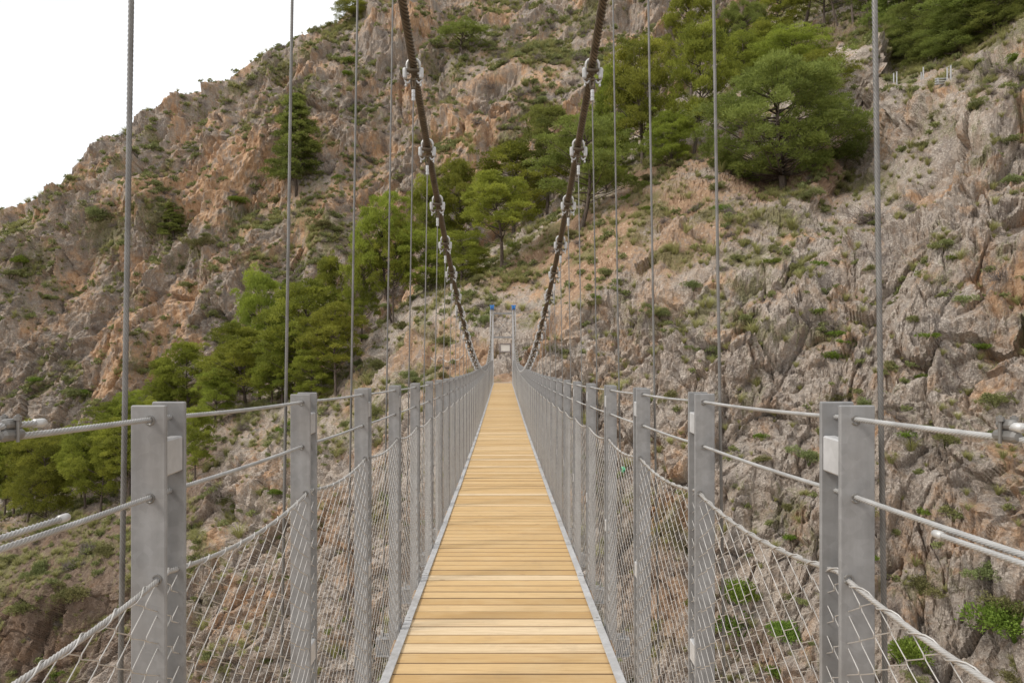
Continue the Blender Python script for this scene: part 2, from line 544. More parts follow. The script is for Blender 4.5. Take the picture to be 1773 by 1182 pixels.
# ---------------------------------------------------------------- terrain
# columns: photo column -> (photo row, distance) of the slope from the gorge up to its crest
NEAR = {
    -900: [(1500, 62), (1150, 72), (1000, 82), (960, 92), (950, 100)],
    -250: [(1500, 50), (1200, 58), (1010, 68), (950, 78), (925, 90)],
    0: [(1500, 47), (1200, 54), (1020, 62), (945, 69), (905, 77), (890, 86)],
    200: [(1500, 45), (1200, 51), (1000, 58), (915, 65), (870, 73), (850, 83)],
    330: [(1500, 44), (1200, 49), (960, 57), (830, 65), (770, 72), (745, 82)],
    450: [(1500, 43), (1150, 49), (900, 56), (780, 64), (715, 71), (690, 81)],
    580: [(1500, 41), (1100, 46), (850, 53), (740, 60), (685, 66), (645, 73), (630, 82)],
    680: [(1500, 39), (1100, 43), (850, 48), (720, 54), (650, 60), (590, 66), (555, 73), (540, 82)],
    780: [(1500, 37), (1100, 41), (850, 44), (710, 47), (655, 50.5), (600, 54), (550, 58), (500, 66), (475, 75), (462, 86)],
    845: [(1500, 35), (1100, 39.5), (850, 42.5), (690, 45), (665, 46.5), (655, 49.3), (600, 51.5), (545, 55.5), (480, 65), (450, 75), (435, 87)],
    895: [(1500, 34.5), (1100, 39), (850, 42.2), (690, 44.8), (665, 46.5), (655, 49.2), (595, 51.0), (540, 55), (465, 64), (425, 74), (405, 87)],
    980: [(1500, 33), (1100, 37), (850, 41), (700, 43.8), (620, 46.3), (540, 50.5), (460, 58), (400, 65.5), (365, 75), (345, 88)],
    1110: [(1500, 30), (1100, 34.5), (850, 38.5), (680, 42), (560, 46), (450, 51.5), (370, 57.5), (300, 66), (255, 76), (230, 90)],
    1240: [(1500, 27), (1100, 32), (800, 37), (600, 41), (450, 46), (350, 53.5), (285, 61), (190, 73), (140, 86), (115, 100)],
    1360: [(1500, 25), (1100, 30.5), (800, 35.5), (600, 39.5), (450, 44), (360, 50), (326, 56), (220, 67), (110, 78), (55, 90), (20, 108)],
    1480: [(1500, 23.5), (1100, 29), (800, 34), (600, 37.5), (430, 42), (350, 49.5), (305, 56), (230, 58.5), (160, 60), (110, 62), (85, 69), (35, 80), (-30, 98), (-120, 125)],
    1580: [(1500, 22.5), (1100, 28), (800, 32.5), (600, 36), (420, 39.5), (310, 45), (240, 50), (165, 53), (138, 55.5), (125, 61), (80, 73), (20, 86), (-80, 105), (-200, 135)],
    1680: [(1500, 21.5), (1100, 27), (800, 31), (600, 34), (400, 38), (240, 43), (150, 47), (100, 51), (70, 58), (40, 72), (-10, 85), (-110, 105), (-240, 135)],
    1780: [(1500, 20.5), (1100, 25.5), (800, 29), (600, 32), (400, 36.3), (240, 40.5), (120, 44.5), (35, 49.5), (15, 58), (0, 70), (-50, 85), (-150, 105), (-280, 135)],
    2000: [(1500, 18), (1100, 22.5), (800, 26), (500, 30), (250, 34), (50, 38), (-60, 44), (-130, 60), (-220, 90), (-330, 130)],
    2500: [(1500, 14), (1000, 19), (500, 24), (100, 29), (-150, 36), (-250, 60), (-400, 110)],
    3300: [(1500, 10), (1000, 13), (500, 17), (0, 22), (-300, 30), (-450, 60), (-600, 100)],
}
FAR = {
    -4500: [(900, 150), (650, 190), (520, 230)],
    -1500: [(900, 140), (650, 165), (520, 190)],
    -300: [(950, 118), (760, 128), (640, 140), (560, 152), (500, 160), (468, 168)],
    0: [(950, 114), (760, 124), (640, 133), (520, 145), (430, 154), (392, 161), (362, 168)],
    90: [(950, 113), (760, 122), (620, 132), (480, 145), (390, 155), (326, 167)],
    200: [(950, 112), (760, 120), (600, 130), (450, 143), (345, 150), (300, 162), (242, 172)],
    330: [(950, 111), (740, 118), (560, 128), (420, 140), (350, 147), (240, 156), (168, 175)],
    460: [(900, 110), (700, 116), (520, 126), (400, 136), (350, 144), (200, 152), (125, 164), (94, 177)],
    600: [(900, 108), (640, 114), (460, 124), (330, 134), (250, 145), (120, 155), (58, 168), (26, 180)],
    740: [(800, 106), (560, 112), (400, 120), (280, 127), (180, 140), (100, 150), (20, 165), (-60, 185)],
    880: [(750, 105), (480, 110), (340, 118), (230, 125), (120, 137), (85, 150), (10, 162), (-100, 185)],
    1050: [(700, 104), (400, 110), (240, 120), (130, 130), (60, 142), (0, 155), (-120, 180)],
    1250: [(600, 108), (280, 115), (120, 128), (20, 142), (-60, 155), (-200, 190)],
    1600: [(500, 120), (150, 138), (0, 160), (-150, 190), (-300, 230)],
    2600: [(500, 130), (100, 150), (-200, 200), (-420, 260)],
    5000: [(600, 140), (0, 180), (-300, 260)],
}


def make_columns(table, nv, back):
    pxs = np.array(sorted(table)); out = []
    for px in pxs:
        a = np.array(table[px], float)
        Y = a[:, 1]; z = (CY - a[:, 0]) / F * Y
        Yb = Y[-1] + np.array(back)[:, 0]; zb = z[-1] - np.array(back)[:, 1]
        cr = np.concatenate([[0], np.cumsum(np.hypot(np.diff(a[:, 0]), np.diff(a[:, 1]) * 5.0))])
        cr = cr / cr[-1] * 0.84
        cb = 0.84 + 0.16 * np.arange(1, len(Yb) + 1) / len(Yb)
        t = np.concatenate([cr, cb]); Y = np.concatenate([Y, Yb]); z = np.concatenate([z, zb])
        vv = np.linspace(0, 1, nv)
        out.append(np.stack([np.interp(vv, t, Y), np.interp(vv, t, z)], 1))
    out = np.array(out)
    # soften the corners of the profile
    for _ in range(int(nv / 40)):
        out[:, 1:-1] = out[:, 1:-1] * 0.5 + 0.25 * (out[:, :-2] + out[:, 2:])
    return pxs, out


def pchip(x, y, xq):
    """monotone cubic along axis 0"""
    h = np.diff(x)[:, None, None]; d = np.diff(y, axis=0) / h
    m = np.zeros_like(y)
    s = np.sign(d[:-1]) * np.sign(d[1:]) > 0
    with np.errstate(divide='ignore', invalid='ignore'):
        hm = 2 * d[:-1] * d[1:] / (d[:-1] + d[1:])
    m[1:-1] = np.where(s, hm, 0); m[0] = d[0]; m[-1] = d[-1]
    i = np.clip(np.searchsorted(x, xq) - 1, 0, len(x) - 2)
    hh = (x[i + 1] - x[i])[:, None, None]; t = ((xq - x[i]) / (x[i + 1] - x[i]))[:, None, None]
    return (y[i] * (2 * t ** 3 - 3 * t ** 2 + 1) + m[i] * hh * (t ** 3 - 2 * t ** 2 + t)
            + y[i + 1] * (-2 * t ** 3 + 3 * t ** 2) + m[i + 1] * hh * (t ** 3 - t ** 2))


def grid_normals(P):
    du = np.gradient(P, axis=0); dv = np.gradient(P, axis=1)
    N = np.cross(du, dv); N /= np.linalg.norm(N, axis=2)[..., None] + 1e-9
    flip = (N * -P).sum(2).mean() < 0
    return -N if flip else N


def blobs(P, lst, hitf):
    """soft 3D patches round points of the slope"""
    m = np.zeros(len(P), np.float32)
    for (px, py, r, a) in lst:
        c = hitf(px, py)
        d = np.linalg.norm(P - c, axis=1)
        m = np.maximum(m, a * np.exp(-(d / r) ** 2)) if a > 0 else m + a * np.exp(-(d / r) ** 2)
    return m


class Surf:
    def __init__(self, P, N):
        self.P = P.reshape(-1, 3); self.N = N.reshape(-1, 3); self.proj()

    def proj(self):
        y = np.maximum(self.P[:, 1], 1)
        self.px = CX + self.P[:, 0] / y * F; self.py = CY - self.P[:, 2] / y * F

    def index(self, px, py):
        d = (self.px - px) ** 2 + (self.py - py) ** 2
        k = np.where(d < 36)[0]
        if len(k) == 0:
            return int(np.argmin(d))
        near = k[self.P[k, 1] < self.P[k, 1].min() + 3]
        return int(near[np.argmin(d[near])])

    def hit(self, px, py):
        return self.P[self.index(px, py)].copy()


def grid_faces(nu, nv, flip):
    i = np.arange(nu - 1)[:, None] * nv; j = np.arange(nv - 1)[None, :]
    q = np.stack([i + j, i + nv + j, i + nv + j + 1, i + j + 1], -1).reshape(-1, 4)
    return q[:, ::-1] if flip else q


def rotm(rx, ry, rz):
    cx, sx, cy, sy, cz, sz = math.cos(rx), math.sin(rx), math.cos(ry), math.sin(ry), math.cos(rz), math.sin(rz)
    return (np.array([[cz, -sz, 0], [sz, cz, 0], [0, 0, 1]]) @ np.array([[cy, 0, sy], [0, 1, 0], [-sy, 0, cy]])
            @ np.array([[1, 0, 0], [0, cx, -sx], [0, sx, cx]]))


def terrain(name, table, us, nv, back, scale, mat, seed, amp=1.0):
    pxs, cols = make_columns(table, nv, back)
    C = pchip(pxs.astype(float), cols, us)                    # nu, nv, 2
    tx = (us - CX) / F
    P = np.stack([tx[:, None] * C[..., 0], C[..., 0], C[..., 1]], -1)
    N = grid_normals(P)
    S = Surf(P.copy(), N)
    p = S.P; nrm = S.N
    steep = 1 - np.abs(nrm[:, 2])
    w1 = fbm(p / (11 * scale), 3, seed + 50)
    # rock mask: rock on the steep faces, soil and scree on the gentler slope
    rock = sstep(0.16, 0.42, steep + 0.30 * w1)
    return S, P.shape[:2], rock, w1


def displace(S, shape, rock, scale, seed, amp, calm=None, rough=1.0, big=1.0):
    R = rotm(0.25, -0.42, 0.15)
    q = (S.P @ R.T) * np.array([1, 1, 0.42]) / scale
    wv = np.stack([fbm(q / 5, 2, seed + 1), fbm(q / 5, 2, seed + 2), fbm(q / 5, 2, seed + 3)], 1)
    q = q + wv * 0.9
    qi = q * np.array([1, 1, 1.5])
    fa, ea = facets(q / 3.1, seed + 7)
    fb, eb = facets(qi / 1.25, seed + 8)
    fc, ec = facets(qi / 0.5, seed + 9)
    fd, ed = facets(qi / 0.24, seed + 10)
    crag = (big * 1.7 * (ridged(q / 8, seed + 11) - 0.5) + 0.9 * (ridged(q / 3.4, seed + 12) - 0.5) + big * 1.3 * fbm(q / 15, 2, seed + 16) + 0.28 * (ridged(q / 1.1, seed + 13) - 0.5)
            + 1.25 * fa - 0.30 * (1 - sstep(0.0, 0.10, ea)) + rough * (0.62 * fb - 0.16 * (1 - sstep(0, 0.12, eb))
            + 0.30 * fc - 0.06 * (1 - sstep(0, 0.15, ec)) + 0.13 * fd))
    p = S.P / scale
    h1, h2, rid3 = worley(p / 0.55, seed + 9)
    stones = np.clip(0.34 - h1, 0, 1) * (rid3 > 0.35) * 0.7 + 0.10 * facets(p / 0.4, seed + 31)[0] + 0.16 * facets(p / 1.3, seed + 32)[0]
    soft = 0.9 * perlin(p / 7, seed + 21) + 0.35 * perlin(p / 2.2, seed + 22) + 0.12 * perlin(p / 0.7, seed + 23) + 0.05 * perlin(p / 0.3, seed + 24) + stones
    d = (rock * crag + (1 - 0.75 * rock) * soft) * scale * amp
    if calm is not None:
        d = d * calm
    S.P = S.P + S.N * d[:, None]
    S.N = grid_normals(S.P.reshape(*shape, 3)).reshape(-1, 3)
    S.proj()
    return d


def finish_terrain(name, S, shape, mat, attrs, label=None):
    mb = MB()
    f = grid_faces(shape[0], shape[1], False)
    a = S.P[f[len(f) // 2]]
    nn = np.cross(a[1] - a[0], a[2] - a[0])
    if (nn * S.N[f[len(f) // 2][0]]).sum() < 0:
        f = f[:, ::-1]
    mb.add(S.P, f)
    o = mb.build(name, mat, None, False, tone=False)
    for k, v in attrs.items():
        at = o.data.attributes.new(k, 'FLOAT', 'POINT')
        at.data.foreach_set('value', np.clip(v, 0, 1).astype(np.float32))
    tag(o, kind='structure')
    return o


us_n = np.concatenate([np.arange(-900, -60, 14), np.arange(-60, 1850, 2.1), np.arange(1850, 3300, 14)])
SN, shN, rockN, wN = terrain('hillside', NEAR, us_n, 620, [(6, 3), (14, 12), (22, 30)], 1.0, None, 100)
us_f = np.concatenate([np.arange(-4500, -80, 40), np.arange(-80, 1420, 2.4), np.arange(1420, 5000, 40)])
SF, shF, rockF, wF = terrain('mountain', FAR, us_f, 420, [(20, 10), (60, 40), (100, 90)], 2.2, None, 300)
hn, hf = SN.hit, SF.hit
# gentler soil slope with the path, left of the tower and up under the pines
soilN = blobs(SN.P, [(1000, 430, 8, .75), (900, 470, 7, .7), (1080, 380, 8, .7), (960, 540, 4.5, .55), (1040, 450, 6, .8), (1180, 430, 7, .6), (1250, 385, 6, .6), (1140, 610, 4, .4), (1180, 350, 7, .7), (1010, 500, 4.5, .65), (930, 440, 5, .85), (980, 400, 6, .85), (850, 480, 5, .7), (1090, 440, 5, .6), (1130, 520, 4, .5), (700, 600, 4, .6), (745, 600, 4.5, .8), (800, 640, 4, .9),
                     (720, 640, 4, .75), (1140, 290, 9, .65), (1350, 330, 8, .75), (620, 690, 6, .5), (450, 800, 6, .3), (100, 930, 10, .12),
                     (300, 900, 8, .25), (870, 655, 2.5, .7), (1480, 60, 14, .5), (60, 1080, 10, .25), (1160, 1040, 5, .55), (690, 760, 5, .35)], hn)
rockN = np.clip(rockN * (1 - 0.8 * soilN) + blobs(SN.P, [(1450, 600, 9, .8), (1650, 350, 9, .9), (1700, 800, 8, .9), (1330, 620, 6, .9), (1300, 950, 7, .9), (1100, 600, 6, .7),
                (850, 550, 2.5, .5), (640, 575, 3, .8), (400, 850, 5, .6), (460, 1000, 6, .8), (250, 1000, 5, .3)], hn), 0, 1)
ochN = blobs(SN.P, [(960, 575, 2.5, .9), (950, 600, 3, .7), (800, 655, 3.5, .7), (1750, 480, 3.5, .75), (1600, 480, 1.6, .5), (1440, 560, 3, .5), (430, 1060, 5, .7), (380, 930, 4, .55),
                    (730, 590, 3, .7), (1540, 210, 2.5, .5), (1480, 650, 2.5, .4), (600, 1000, 5, .5), (1300, 690, 3, .4), (1700, 640, 2.5, .45), (1590, 330, 2.0, .4)], hn)
ochN = np.maximum(ochN, 0.30 + 0.42 * fbm(SN.P / 5.0, 3, 77))
grsN = np.clip(0.22 + 0.5 * fbm(SN.P / 3.5, 3, 91) + 0.20 * (1 - rockN), 0, 1)
grsN = np.maximum(grsN, blobs(SN.P, [(620, 720, 6, .6), (690, 640, 3, .6), (770, 590, 2.5, .55), (840, 500, 3.5, .55), (1560, 90, 12, .8), (1380, 80, 9, .6), (1720, 110, 5, .55)], hn))
litN = blobs(SN.P, [(60, 960, 10, .95), (100, 1050, 11, .9), (200, 940, 9, .9), (300, 890, 7, .8), (330, 800, 6, .8), (230, 1030, 8, .75), (60, 1130, 10, .8), (1355, 325, 5.5, .85), (1430, 60, 12, .7), (1600, 80, 12, .9),
              (1700, 60, 10, .8), (450, 700, 8, .8), (580, 690, 5, .6), (660, 560, 5, .6), (300, 720, 8, .8), (100, 890, 8, .8), (870, 465, 3.5, .6), (740, 500, 6, .7), (1000, 400, 3.5, .6), (1110, 290, 6, .6), (800, 480, 5, .6), (1650, 900, 6, .4), (1500, 1000, 6, .4)], hn)
dist_land = np.hypot(SN.P[:, 0] / 2.2, (SN.P[:, 1] - 47.2) / 2.6)
calm = sstep(0.55, 1.4, dist_land)
keepout = (np.abs(SN.P[:, 0]) < 1.6) & (SN.P[:, 1] < 46)
displace(SN, shN, rockN, 1.0, 100, 1.0, calm, 0.85, 1.25)
ochF = blobs(SF.P, [(390, 300, 12.6, 1.10), (330, 320, 9.2, 1.03), (240, 330, 9.2, 0.92), (470, 290, 5.8, 0.69), (790, 230, 11.5, 0.92), (640, 240, 8.0, 0.69), (300, 520, 9.2, 0.86), (200, 560, 10.3, 0.86), (280, 610, 6.9, 0.98),
                    (170, 640, 6.9, 0.92), (120, 480, 9.2, 0.69), (860, 15, 8.0, 0.80), (940, 130, 8.0, 0.69), (660, 430, 8.0, 0.92), (690, 370, 5.8, 0.92), (820, 290, 5.8, 1.03), (450, 450, 5.8, 0.69), (150, 320, 6.9, 0.80), (1090, 60, 8.0, 0.69), (720, 60, 6.9, 0.57), (560, 60, 6.9, 0.57)], hf)
ochF = np.maximum(1.05 * ochF, 0.36 + 0.65 * fbm(SF.P / 11.0, 3, 78))
soilF = np.clip(0.15 + 0.6 * fbm(SF.P / 9.0, 3, 79) - 0.3 * (rockF - .5), 0, 1)
grsF = np.clip(0.16 + 0.6 * fbm(SF.P / 8.0, 3, 92) + 0.30 * (1 - rockF), 0, 1)
grsF = np.maximum(grsF, blobs(SF.P, [(180, 400, 9, .7), (280, 380, 7, .7), (420, 375, 7, .65), (520, 370, 6, .6), (60, 450, 9, .6), (380, 170, 6, .6), (860, 60, 9, .5), (960, 40, 7, .5), (640, 190, 5, .5), (120, 350, 6, .6)], hf))
smooth_face = np.clip((ochF - 0.55) / 0.35, 0, 1)
displace(SF, shF, rockF, 1.7, 300, 1.0, None, 0.75 * (1 - 0.55 * smooth_face), 1.7)
finish_terrain('hillside', SN, shN, M['near'], dict(soil=soilN, ochre=ochN, grass=grsN, litter=litN))
finish_terrain('mountain', SF, shF, M['far'], dict(soil=soilF, ochre=ochF, grass=grsF))
g = MB().add([[-3000, -3000, -75], [3000, -3000, -75], [3000, 3000, -75], [-3000, 3000, -75]], [[0, 1, 2, 3]]).build('ground', M['ground'])
tag(g, kind='structure')

# ---------------------------------------------------------------- the bridge
_dy = np.array([0, 1.33, 3.5, 6.5, 12.2, 21.8, 34, 46.3]); _dz = np.array([1.61, 1.68, 1.795, 1.925, 2.17, 2.38, 2.60, 2.82])
_dp = np.polyfit(_dy, _dz, 4)


def deck_z(y):
    return -np.polyval(_dp, np.asarray(y, float))


_k = np.array([4, 5, 6, 7, 8]) + 1.37
_cy = np.concatenate([_k, [4.89, 10.27, 12.13, 14.6, 18, 22.3, 29.3, 39, 44.6, 46.5]])
_cz = np.array([2.095, 1.821, 1.503, 1.211, .959, 2.446, .80, .45, .015, -.52, -1.03, -.986, -.265, 1.38, 2.24])
_cp = np.polyfit(_cy, _cz, 4)


def cable_z(y):
    return np.polyval(_cp, np.asarray(y, float))


DECK_END = 46.4
K = range(0, 45)
POST_H = 1.56
XC = 0.735
def xcab(yy): return 0.700 + 0.035 * np.clip(np.asarray(yy, float) / 46.5, 0, 1)
bridge = empty('suspension_bridge', (0, 0, -1.7))
tag(bridge, 'long narrow suspension footbridge with plank deck, grey steel posts and wire net sides', 'footbridge')
BZ = np.array([0, 0, -1.7])
class PM(MB):
    """a part of the bridge: drawn in world space, stored relative to the bridge"""
    def build(self, name, mat, parent=None, smooth=False, off=BZ):
        self.v = [v - off.astype(np.float32) for v in self.v]
        return super().build(name, mat, parent, smooth)


# planks
d = PM(); y = -1.2; tone = 0.5
while y < DECK_END:
    wd = 0.135 + random.uniform(-0.001, 0.001)
    tone = min(1, max(0, random.gauss(0.45, 0.24)))
    if random.random() < 0.07: tone = random.uniform(0.85, 1.0)
    z = float(deck_z(y + wd / 2)); dz = float(deck_z(y + wd)) - float(deck_z(y))
    zz = z - 0.0225 + random.uniform(-0.0022, 0.0022)
    d.bbox((random.uniform(-.004, .004), y + wd / 2, zz), (1.27, wd, 0.045), 0.004, tone)
    v = d.v[-1]; v[:, 2] += (v[:, 1] - (y + wd / 2)) * dz / wd + random.uniform(-0.0012, .0012) * v[:, 0]
    y += wd + random.choice((0.004, 0.004, 0.005, 0.006, 0.010))
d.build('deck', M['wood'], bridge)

# kerb plates along both sides, one per bay, each lapping over the next
for s in (-1, 1):
    e = PM(); br = PM(); wd_ = PM()
    for k in range(-2, 45):
        y0 = 1.37 + k + 0.12; y1 = y0 + 1.02
        if y0 > DECK_END: break
        y1 = min(y1, DECK_END + .05)
        n = 2
        za, zb = float(deck_z(y0)) + 0.010, float(deck_z(y1)) + 0.004
        a = random.uniform(-.002, .002)
        prof = [(0.600, 0.002), (0.602, 0.007), (0.648, 0.008), (0.651, 0.005), (0.651, -0.075), (0.645, -0.075), (0.645, 0.002)]
        V = [[s * (px + a), yy, zz + pz] for yy, zz in ((y0, za), (y1, zb)) for px, pz in prof]
        m = len(prof)
        q = [[j, (j + 1) % m, m + (j + 1) % m, m + j] for j in range(m)]
        e.add(V, q)
        e.add(V, [[m - 1, 0, 1, 2], [m, 2 * m - 1, m + 2, m + 1], [m - 1, 2, 3, 4], [2 * m - 1, m + 4, m + 3, m + 2]])
        e.tube([(s * 0.625, y0 + .04, za + .006), (s * 0.625, y0 + .04, za + .0125)], 0.008, 6)
    e.build('kerb_plate', M['galv'], bridge)
    st = PM()
    yy = np.arange(-1.0, DECK_END + .3, 0.5)
    for dx, dzz in ((0.0, 0.0),):
        P = np.stack([np.full_like(yy, s * 0.50), yy, deck_z(yy) - 0.12], 1)
        V = np.concatenate([P + np.array([ox, 0, oz]) for ox, oz in ((-.03, -.07), (.03, -.07), (.03, .07), (-.03, .07))])
        m = len(yy); i = np.arange(m - 1)
        Q = np.concatenate([np.stack([j * m + i, ((j + 1) % 4) * m + i, ((j + 1) % 4) * m + i + 1, j * m + i + 1], 1) for j in range(4)])
        st.add(V, Q)
    st.build('stringer', M['post'], bridge)

# one cross beam, post, hanger of each kind; then copies
def rel(mb, name, mat, parent):
    return MB.build(mb, name, mat, parent)

xb = MB()
xb.bbox((0, 0, -0.10), (1.62, 0.06, 0.10), 0.004)
xb.bbox((0, 0, -0.152), (1.62, 0.10, 0.008), 0.002)
for s in (-1, 1):
    xb.bbox((s * 0.715, 0, -0.046), (0.11, 0.085, 0.008), 0.002)
xbeam = rel(xb, 'cross_beam', M['post'], bridge)
for s in (-1, 1):
    rel(MB().bbox((s * 0.672, -0.02, -0.075), (0.035, 0.36, 0.055), 0.004), 'joist_block', M['joist'], xbeam)


def post_mesh(s):
    p = MB(); sp = []
    for y0, sh in ((-0.04, 0.0), (0.04, 0.0)):
        # a flat plate, holes shown by dark bushes where the ropes pass
        p.bbox((s * 0.689, y0, 0.5 * (POST_H - 0.20)), (0.068, 0.010, POST_H + 0.20), 0.0025)
    return p


posts = {}
for s in (-1, 1):
    po = rel(post_mesh(s), 'post', M['post'], bridge)
    for zz in (POST_H - 0.105, 0.66):
        rel(MB().bbox((s * 0.671, 0, zz), (0.026, 0.0695, 0.072), 0.003), 'spacer_block', M['galv'], po)
    hm = MB()
    for zz, xh in ((POST_H - .029, .685), (POST_H - .18, .685), (POST_H - .337, .671)):
        for y0 in (-0.0455, 0.0455):
            th = np.linspace(0, 2 * math.pi, 13)
            hm.tube(np.stack([s * xh + 0.0082 * np.cos(th), np.full(13, y0), zz + 0.0082 * np.sin(th)], 1), 0.0022, 5, caps=False)
    rel(hm, 'rope_bush', M['hang'], po)
    posts[s] = po


def clamp_mb():
    """U bolt over the main cable, two shackle legs with a pin, a fork and a swaged socket"""
    u = MB(); t = np.linspace(0, math.pi, 11)
    pts = [(-0.049, 0, -0.07)] + [(-0.049 * math.cos(a), 0, 0.049 * math.sin(a)) for a in t] + [(0.049, 0, -0.07)]
    u.tube(pts, 0.0125, 8)
    for sx in (-1, 1):
        u.tube([(sx * 0.049, 0, -0.066), (sx * .049, 0, -.083)], 0.017, 6)
    legs = []
    for sx in (-1, 1):
        legs.append(MB()); lg = legs[-1]
        z_ = np.array([-0.018, -0.025, -0.04, -0.075, -0.10, -0.112])
        lg.tube(np.stack([np.full(6, sx * 0.064), np.full(6, -.012), z_ - .012], 1), [0.010, 0.018, 0.0195, 0.0185, 0.017, 0.010], 10)
        a = np.linspace(0, math.pi, 8)
        lg.tube([(sx * 0.045 + .020 * math.cos(b), 0, -0.118 - 0.034 * math.sin(b)) for b in a], 0.009, 7)
        lg.tube([(sx * 0.058, 0, -0.13), (sx * 0.060, 0, -0.182)], 0.0055, 6)
        lg.tube([(sx * 0.0585, 0, -0.165), (sx * 0.0595, 0, -0.176)], 0.010, 6)
    pin = MB()
    pin.bbox((0, 0, -0.052), (0.105, 0.055, 0.026), 0.006)
    pin.tube([(-0.066, 0, -0.125), (0.066, 0, -0.125)], 0.010, 8)
    for sx in (-1, 1):
        pin.bbox((sx * 0.017, 0, -0.15), (0.008, 0.03, 0.085), 0.002)
    pin.bbox((0, 0, -0.195), (0.036, 0.03, 0.022), 0.004)
    sk = MB()
    z_ = np.array([-0.205, -0.21, -0.235, -0.236, -0.242, -0.243, -0.268, -0.269, -0.275, -0.276, -0.298, -0.304])
    r_ = np.array([0.010, 0.0145, 0.0145, 0.012, 0.012, 0.0145, 0.0145, 0.012, 0.012, 0.0145, 0.0145, 0.008])
    sk.tube(np.stack([np.zeros(12), np.zeros(12), z_], 1), r_, 10)
    return u, legs, pin, sk


cu, cl, cpn, csk = clamp_mb()
clamp = rel(cu, 'clamp', M['rope'], None)
clamp_me = [(clamp.data, 'clamp'), (rel(cl[0], 'shackle', M['white'], None).data, 'shackle'), (rel(cl[1], 'shackle', M['white'], None).data, 'shackle'), (rel(cpn, 'pin_fork', M['main'], None).data, 'pin_fork'),
            (rel(csk, 'socket', M['white'], None).data, 'socket')]
for ob in [o for o in col.objects if o.type == 'MESH' and o.name.split('.')[0] in ('clamp', 'shackle', 'pin_fork', 'socket')]:
    bpy.data.objects.remove(ob)

first = True
for k in K:
    yk = 1.37 + k
    zk = float(deck_z(yk))
    base = Vector((0, yk, zk)) - Vector(BZ)
    x_ = xbeam if first else copy_tree(xbeam, bridge)
    x_.location = base
    for s in (-1, 1):
        p_ = posts[s] if first else None
        if p_ is None:
            p_ = posts[s].copy(); col.objects.link(p_); p_.parent = bridge
            if k < 26:
                for ch in list(posts[s].children):
                    copy_tree(ch, p_)
        p_.location = base
        p_.rotation_euler = (random.gauss(0, .0015), random.gauss(0, .0015), 0) if not first else (0, 0, 0)
        # hanger from the main cable down to the end of the cross beam
        zt = float(cable_z(yk)); top = zt - 0.30
        hb = MB()
        xa = s * float(xcab(yk)); xb_ = xa + s * (0.0145 * (zt - zk) + 0.003)
        bot = zk - 0.10
        if top > bot + 0.15:
            L = top - bot
            if k < 5:
                m = int(L / 0.005)
                pp = np.stack([np.linspace(xa, xb_, m), np.full(m, yk), np.linspace(top + .02, bot, m)], 1)
                hb.tube(pp, 0.0056, 18, lobes=6, pitch=0.058, depth=0.32)
            else:
                hb.tube([(xa, yk, top + .02), ((xa + xb_) / 2, yk, (top + bot) / 2), (xb_, yk, bot)], 0.0056, 6)
            hb.tube([(xb_, yk, bot + .10), (xb_, yk, bot - .02)], 0.011, 8)
        else:
            hb.tube([(xb_, yk, zt - .10), (xb_, yk, bot)], 0.0056, 6)
        hb.v = [v - (BZ + np.array([0, yk, zt - BZ[2]])).astype(np.float32) for v in hb.v]
        ho = MB.build(hb, 'hanger', M['hang'], bridge, k < 5)
        ho.location = (0, yk, zt - BZ[2])
        sl = math.atan(float(cable_z(yk + .05) - cable_z(yk - .05)) / .1)
        cpar = None
        for me_, nm in clamp_me:
            if nm != 'clamp' and k > 36: continue
            c_ = link(nm, me_, ho if cpar is None else ho)
            c_.location = (xa, 0, 0); c_.scale = (1.0, 1.0, .95)
            cpar = c_
    first = False

# ropes of the railing
top_z = lambda yy: deck_z(yy) + POST_H
def rail_pts(off, y0, y1, dy, x, sag=0.0):
    n = max(2, int((y1 - y0) / dy)); yy = np.linspace(y0, y1, n)
    ph = (yy - 1.37) % 1.0
    zz = top_z(yy) + off - sag * 4 * ph * (1 - ph)
    return np.stack([np.full(n, x), yy, zz], 1)

